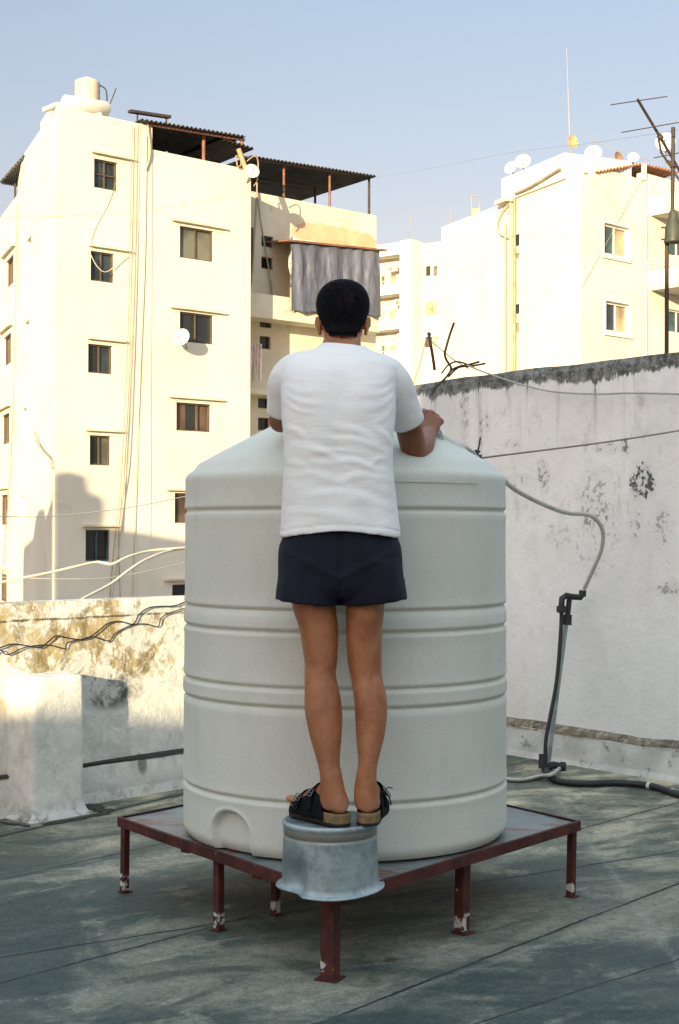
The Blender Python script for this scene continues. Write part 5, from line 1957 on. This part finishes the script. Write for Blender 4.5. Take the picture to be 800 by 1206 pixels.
# sandals -----------------------------------------------------------
CORK = simple('cork', (.20, .135, .065), .9, .25, 60, .6, 160, .003)
BLKL = simple('black_nubuck', (.0065, .007, .010), .85, .3, 40, .3, 120, .002, spec=.15)
RUBB = simple('black_rubber', (.010, .010, .011), .6, .2, 40, 0)
BUCK = simple('buckle_metal', (.16, .17, .19), .45, .2, 40, 0, metal=.7)
for (H, d, sdv, s_) in FEET:
    side = 'left' if s_ < 0 else 'right'
    root = thing('sandal', V((H.x, H.y, ZP + .205)), f'black two-strap sandal with cork heel on the man\'s {side} foot', 'sandal', 'the man\'s pair of sandals')
    # outline along the foot
    L = .262
    out = [(-.042, .0), (-.038, .018), (-.026, .030), (0, .0355), (.04, .0345), (.09, .034), (.13, .040), (.17, .0475), (.195, .046), (.212, .036), (.221, .018), (.2225, .0)]
    out = dense(out, 3)
    bend = lambda f: s_ * .006 * math.sin(max(0, f) * 14)
    pts = [(f, w_ + 0.0) for f, w_ in out] + [(f, -w_) for f, w_ in reversed(out[1:-1])]

    def outline(k, z, pts=pts, H=H, d=d, sdv=sdv, bend=bend, s_=s_):
        r = []
        for f, w_ in pts:
            rock = .004 * max(0, (f - .17) / .05) ** 2
            r.append(V((H.x, H.y, 0)) + d * (f * (1 + (k - 1) * .5) - (k - 1) * -.0) + sdv * (w_ * k + bend(f)) + UPV * (z + rock))
        return r
    z0 = ZP + .205
    n_ = len(pts)
    m = MB(); m.rings([outline(1.0, z0 - .001), outline(1.02, z0 + .002), outline(1.02, z0 + .007)][::-1], True, True, True); m.build('outsole', RUBB, root)
    m = MB(); m.rings([outline(.97, z0 + .0075), outline(.98, z0 + .018), outline(.99, z0 + .030), outline(1.01, z0 + .0375), outline(.94, z0 + .038), outline(.90, z0 + .033)][::-1], True, True, True); m.build('footbed', CORK, root)
    # upper: open arch from behind the toes to the instep, reaching down the sides of the sole
    m = MB()
    ra = []
    seg = [(.050, .0405, .086), (.075, .042, .094), (.10, .045, .086), (.13, .049, .070), (.16, .0515, .056), (.19, .050, .044), (.205, .045, .038)]
    for (f, w_, h) in dense(seg, 4):
        ring = []
        for k in range(25):
            a = PI * k / 24
            x = math.copysign(abs(math.cos(a)) ** .65, math.cos(a)) * w_
            zz = z0 + .012 + (h - .0) * abs(math.sin(a)) ** .8
            # scalloped rear edge: lower at the sides than on the instep
            ff = f + (.0 if f > .06 else .028 * abs(math.cos(a)) ** 2 * -1)
            wr_ = .0012 * fn(f * 60, a * 3, s_)
            ring.append(V((H.x, H.y, 0)) + d * ff + sdv * (x + bend(f)) + UPV * (zz + wr_))
        ra.append(ring)
    m.rings(ra, False, False, True)
    up_ = m.build('upper', BLKL, root)
    bake(up_, [('SOLIDIFY', dict(thickness=.0035, offset=1))])
    # straps with buckles across the upper
    for (f, h, w_) in ((.085, .0965, .0455), (.145, .068, .0535)):
        m = MB()
        ra = []
        for fo in (-.013, -.011, .011, .013):
            ring = []
            lift = .001 if abs(fo) > .012 else .0048
            for k in range(21):
                a = PI * (.06 + .88 * k / 20)
                x = math.copysign(abs(math.cos(a)) ** .65, math.cos(a)) * (w_ + lift)
                ring.append(V((H.x, H.y, 0)) + d * (f + fo) + sdv * (x + bend(f)) + UPV * (z0 + .012 + (h + lift - fo * .7) * abs(math.sin(a)) ** .8))
            ra.append(ring)
        m.rings(ra, False, False, True)
        st = m.build('strap', BLKL, root)
        a = PI * .27
        sgn = 1 if s_ > 0 else -1
        x = sgn * (math.cos(a) ** .65) * (w_ + .009)
        C = V((H.x, H.y, 0)) + d * f + sdv * (x + bend(f)) + UPV * (z0 + .014 + h * math.sin(a) ** .8)
        tn = (UPV * .8 - sdv * (sgn * .6)).normalized(); nm = (UPV * .6 + sdv * (sgn * .8)).normalized()
        m = MB()
        q = [C + d * (.014 * a1) + tn * (.011 * b1) for a1, b1 in ((-1, -1), (1, -1), (1, 1), (-1, 1), (-1, -1))]
        m.tube(q, .0018, 6); m.tube([C - d * .014, C + d * .014], .0013, 6)
        m.build('buckle', BUCK, st)
        if s_ > 0 and f < .1:
            m = MB(); m.tube([C, C + sdv * .012 + UPV * .008, C + sdv * .024 + UPV * .004 - d * .004], [(.006, .0015), (.006, .0015), (.004, .0012)], 6); m.build('strap_end', BLKL, st)

# clear plastic hose held in the right fist
g = G('clear_plastic')
CLR = g.fin((.62, .68, .66), .2, 0, .5)
g.b.inputs['Transmission Weight'].default_value = .75
g.b.inputs['IOR'].default_value = 1.15
hp_ = [WRR + V((.018, .03, .03)), WRR + V((.038, .045, -.0)), WRR + V((.045, .06, -.035)), WRR + V((.05, .09, -.055))]
m = MB(); m.tube(cr(hp_), .011, 10)
tag(m.build('clear_tube', CLR), 'piece of clear plastic tubing hanging below the man\'s right fist', 'tube')

# ------------------------------------------------------------------ hoses, pipes, wires near the tank
GREYH = simple('grey_white_hose', (.42, .42, .37), .6, .12, 20, 0)
BLKP = simple('black_poly_pipe', (.016, .018, .02), .5, .3, 30, .2, 80, .002, dirt=(.2, .2, .19), dirt_at=.64)
GALP = simple('galvanised_pipe', (.26, .31, .32), .45, .25, 12, .3, 60, .002, metal=.3)
WIRE = simple('rusty_wire', (.06, .045, .035), .8, .3, 30, 0)


def wl_pt(px, py, off):
    t, z = onplane(RW0 + RN * off, RU, px, py)
    q = RW0 + RN * off + RU * t
    return V((q.x, q.y, z))


def fl_pt(px, py, z=.015): return onz(px, py, z)


cable('supply_hose', [V((.42, 5.72, 1.74)), at(553, 531, 5.9), at(563, 541, 6.2), at(580, 553, 6.9), wl_pt(606, 576, 1.2), wl_pt(640, 594, .8), wl_pt(668, 604, .55), wl_pt(695, 607, .4), wl_pt(709, 622, .3), wl_pt(709, 645, .26), wl_pt(700, 668, .25), wl_pt(688, 694, .25)],
      .0125, GREYH, 'pale grey hose arching from the tank top across the wall to the black elbow', 'hose', k=10)
cable('hose_wire', [V((.36, 5.74, 1.775)), at(545, 527, 6.0), at(563, 541, 6.2)], .004, WIRE, 'thin dark wire lying on the tank shoulder beside the pale hose end', 'wire')
# knot of black wire holding string
kp = at(562, 540, 6.2)
m = MB()
for i in range(5):
    a = [kp + V((random.uniform(-.022, .022), random.uniform(-.02, .02), random.uniform(-.03, .03))) for _ in range(5)]
    m.tube(cr(a), .004, 6)
m.tube([kp + V((.0, 0, .01)), kp + V((.008, 0, .05)), kp + V((.014, 0, .09))], .0035, 6)
tag(m.build('wire_knot', CABLEB), 'knot of black wire tying the string above the tank shoulder at right', 'wire')
cable('string', [kp, kp.lerp(wl_pt(860, 497, .5), .5) + V((0, 0, -.01)), wl_pt(860, 497, .5)], .0045, simple('tan_string', (.25, .21, .16), .8, .2, 10, 0), 'tight string running right from the knot across the white wall', 'string')
cable('wall_wire', [wl_pt(550, 430, .15), wl_pt(575, 440, .1), wl_pt(612, 452, .06), wl_pt(650, 461, .05), wl_pt(700, 464, .05), wl_pt(750, 463, .05), wl_pt(830, 465, .05)], .006, simple('pale_wire', (.42, .40, .36), .7, .1, 10, 0), 'pale wire drooping along the white wall just under its blackened edge', 'wire')
# standpipe
sp_ = thing('standpipe', onz(645, 912, 0), 'slanting grey pipe stand with black elbow fittings against the white wall', 'pipe')
Yp = 8.55
def sp_pt(px, py, d=0): return at(px, py, Yp + (py - 905) * -.0006 + d)
m = MB(); m.tube([sp_pt(645.5, 903), sp_pt(648, 880), sp_pt(667.5, 730)], .0135, 12); m.build('steel_pipe', GALP, sp_)
m = MB()
m.tube([sp_pt(668, 736), sp_pt(668.5, 724)], [.027, .027], 10); m.tube([sp_pt(668.5, 726), sp_pt(670, 712), sp_pt(671, 703)], .016, 10)
m.tube([sp_pt(661.5, 722, -.03), sp_pt(661.5, 712, -.03), sp_pt(662, 705, -.03), sp_pt(667, 701.5, -.02), sp_pt(675, 703), sp_pt(684, 703.5), sp_pt(686, 700), sp_pt(686.5, 696)], .0185, 12)
m.tube([sp_pt(661.5, 721, -.03), sp_pt(661.5, 714, -.03)], .030, 12)
m.tube([sp_pt(686, 702.5), sp_pt(686.5, 695.5)], .022, 12)
m.build('elbow_fittings', BLKP, sp_)
m = MB(); m.tube(cr([sp_pt(661.5, 720, -.03), sp_pt(660.5, 745, -.03), sp_pt(656, 800, -.04), sp_pt(647, 850, -.05), sp_pt(643, 872, -.06), sp_pt(642.5, 895, -.06), sp_pt(643.5, 905, -.06)]), .0115, 10)
m.build('black_pipe', BLKP, sp_)
m = MB()
m.tube([sp_pt(640, 888, -.05), sp_pt(639.5, 905, -.05)], .026, 10)
m.tube([sp_pt(641, 906, -.05), sp_pt(652, 901, 0), sp_pt(663, 903, 0)], .022, 10)
m.tube([sp_pt(660, 903, 0), sp_pt(666, 903.5, 0)], .03, 10)
m.tube([sp_pt(643, 905, -.05), sp_pt(644, 918, -.1)], .022, 10)
m.build('tee_fitting', BLKP, sp_)
cable('floor_pipe', [fl_pt(643, 908, .04), fl_pt(650, 916, .02), fl_pt(664, 921, .02), fl_pt(690, 923, .02), fl_pt(720, 922, .02), fl_pt(745, 923, .02), fl_pt(768, 926, .02), fl_pt(785, 931, .02), fl_pt(812, 940, .02)], .018, BLKP,
      'black pipe snaking right along the roof floor from the standpipe foot', 'pipe', n=12)
m = MB()
for px, py in ((765, 925.4), (793, 933)):
    a = fl_pt(px - 1.7, py - .2, .02); b = fl_pt(px + 1.7, py + .4, .02)
    m.tube([a, b], .0195, 12)
tag(m.build('tape', simple('white_tape', (.6, .6, .58), .6, .1, 10, 0)), 'bits of white tape wrapped round the black floor pipe near the right edge', 'tape')
cable('floor_pipe', [sp_pt(659, 905, -.04), fl_pt(650, 912, .05), fl_pt(636, 914, .02), fl_pt(618, 918, .015), fl_pt(602, 918, .015), fl_pt(580, 913, .015)], .011, simple('white_pvc', (.46, .46, .42), .5, .15, 10, 0), 'thin white pipe running left from the standpipe foot behind the tank', 'pipe')
cable('floor_cable', [fl_pt(645, 915, .01), fl_pt(628, 919, .006), fl_pt(610, 921, .006), fl_pt(585, 918, .006)], .004, WIRE, 'thin dark cable beside the white floor pipe behind the tank')

# parapet cables
def pp(px, py, off=.02):
    t, z = onplane(PL0 + PN * off, PU, px, py)
    q = PL0 + PN * off + PU * t
    return V((q.x, q.y, z))


cable('parapet_cable', [pp(x, y, .014) for x, y in ((-15, 768), (0, 763), (15, 758.5), (35, 761), (48, 762.5), (58, 755), (66, 749), (78, 751), (90, 753), (102, 752), (115, 744), (128, 734), (142, 732), (157, 735), (164, 724), (175, 716), (190, 714), (205, 713.5), (222, 708))], .0038, CABLEB,
      'upper black cable draped in waves along the sunlit parapet')
cable('parapet_cable', [pp(x, y, .014) for x, y in ((-15, 778), (0, 766), (9, 771), (28, 763), (45, 760), (60, 760), (76, 764), (80, 757), (95, 753), (110, 750), (128, 755), (136, 746), (156, 736), (172, 735), (186, 738), (190, 728), (200, 722), (222, 715))], .0032, CABLEB,
      'lower black cable looping beneath the upper one on the sunlit parapet')
# cream cables crossing in front of building 1
cable('overhead_cable', [at(-20, 690, 8.6), at(30, 680, 8.7), at(60, 674, 8.8), at(90, 667, 8.9), at(113, 662, 9), at(122, 663, 9), at(133, 664, 9), at(150, 656, 9.1), at(175, 649, 9.3), at(205, 646, 9.4), at(235, 644, 9.6)], .0085, CABLEW,
      'upper cream cable strung over the parapet in front of the left building')
cable('overhead_cable', [at(80, 716, 8.1), at(100, 704, 8.3), at(130, 688, 8.6), at(150, 673, 8.8), at(170, 660, 9), at(195, 650, 9.3), at(220, 645, 9.6), at(240, 642, 9.8)], .0085, CABLEW,
      'lower cream cable climbing from the parapet to meet the upper one by the tank')
cable('overhead_cable', [at(-20, 608, 20), at(60, 608, 22), at(150, 598, 24), at(222, 584, 26)], .008, CABLEW, 'thin pale cable crossing above the lowest window row of the left building')
cable('overhead_cable', [at(-20, 679, 20), at(80, 682, 21), at(140, 679, 22), at(222, 662, 24)], .007, CABLEW, 'very thin pale cable across the shaded foot of the left building')
cable('overhead_cable', [at(-10, 257, 30), at(120, 252, 32), at(220, 240, 34), at(300, 226, 36)], .009, CABLEW, 'fine cable crossing the upper part of the left building')
cable('overhead_cable', [at(443, 209, 56), at(520, 196, 54), at(600, 180, 50), at(700, 168, 45), at(820, 150, 40)], .006, simple('pale_blue_wire', (.2, .2, .22), .7, .1, 1, 0), 'faint wire spanning the sky from the dark canopy to the right edge')
cable('overhead_cable', [at(672, 150, 52), at(730, 178, 50), at(770, 190, 48)], .009, CABLEG, 'faint stay wire slanting down right of the tall thin mast')

# bent reinforcing bars on the wall corner
for pts, r, lb in (
        ([(507, 395), (505, 393), (507, 404), (509, 415), (511, 428), (512, 436)], .011, 'straight upright rusty bar with taped top at the corner of the white wall'),
        ([(535, 380), (530, 394), (526, 408), (524, 417), (526, 424), (531, 432), (531, 438)], .008, 'tall rusty bar with a kink leaning right at the wall corner'),
        ([(565, 426), (550, 430), (540, 432), (532, 436), (525, 445), (514, 456), (508, 466)], .008, 'bent dark bar running over the wall corner and down toward the hand'),
        ([(520, 440), (528, 430), (538, 426), (550, 429), (560, 434)], .006, 'arched thin wire at the top of the wall corner'),
        ([(528, 444), (540, 433), (556, 431), (572, 428)], .007, 'lowest rusty wire curling right along the wall top corner')):
    P_ = [rc + V((0, 0, 0)) for _ in pts]
    yy = rc.y + .15
    cable('rebar', [at(x, y, yy + (.1 if i < 2 else 0)) for i, (x, y) in enumerate(pts)], r, WIRE, lb, 'steel bar', 'bent steel bars at the wall corner')
cable('overhead_cable', [at(502, 397, 10.4), at(497, 420, 10.4), at(489, 446, 10.4), at(480, 470, 10.3)], .005, simple('peach_string', (.5, .36, .25), .8, .1, 5, 0), 'peach string hanging from the taped bar down behind the shoulder')
cable('overhead_cable', [at(502, 397, 10.1), at(520, 412, 10.0), at(535, 424, 9.9), at(552, 434, 9.8)], .004, CABLEG, 'thin wire slanting right from the taped bar top to the wall corner')

# pole, lamp and aerial behind the high wall
Yq = 9.6
lp = thing('lamp_post', at(785, 470, Yq) * 1.0, 'slim dark pole with bell-shaped green-black lamp behind the wall at the right edge', 'lamp')
m = MB(); m.tube([at(785, 560, Yq), at(785.5, 285, Yq)], .014, 10); m.build('pole', STEELB, lp)
m = MB()
LCn = at(793, 286, Yq - .05)
m.lathe(LCn, [(.001, .0), (.058, .0), (.060, .008), (.056, .03), (.052, .10), (.040, .135), (.030, .17), (.026, .20), (.018, .215), (.001, .22)], 28)
m.build('lamp_shade', simple('dark_green_enamel', (.06, .065, .045), .5, .3, 10, .2, 40, .003), lp)
m = MB()
for y_ in (268, 282):
    m.tube([at(779, y_, Yq - .05), at(793, y_, Yq - .05)], .006, 6)
m.build('bracket', STEELB, lp)
ap = thing('television_aerial', at(792, 250, Yq), 'old television aerial with a slanting boom and thin rods at the upper right', 'aerial')
m = MB(); m.tube([at(792, 252, Yq), at(793, 150, Yq)], .0135, 10); m.build('mast', STEELB, ap)
m = MB(); m.tube([at(751, 117, Yq - .3), at(775, 157, Yq - .12), at(808, 214, Yq + .15)], .009, 8); m.build('boom', STEELB, ap)
m = MB()
for (xa, ya, xb, yb) in ((719, 123.5, 786, 113.5), (732, 156, 806, 143), (770, 186, 830, 174)):
    m.tube([at(xa, ya, Yq - .2), at(xb, yb, Yq - .2)], .0035, 6)
m.build('rods', STEELB, ap)
m = MB()
m.tube([at(775, 160, Yq - .1), at(779, 180, Yq - .05), at(790, 196, Yq), at(800, 212, Yq)], .008, 6)
m.tube([at(776, 163, Yq - .1), at(780, 160, Yq - .1)], .02, 6)
m.tube([at(786, 190, Yq), at(797, 197, Yq)], .012, 6)
m.build('brace', WIRE, ap)
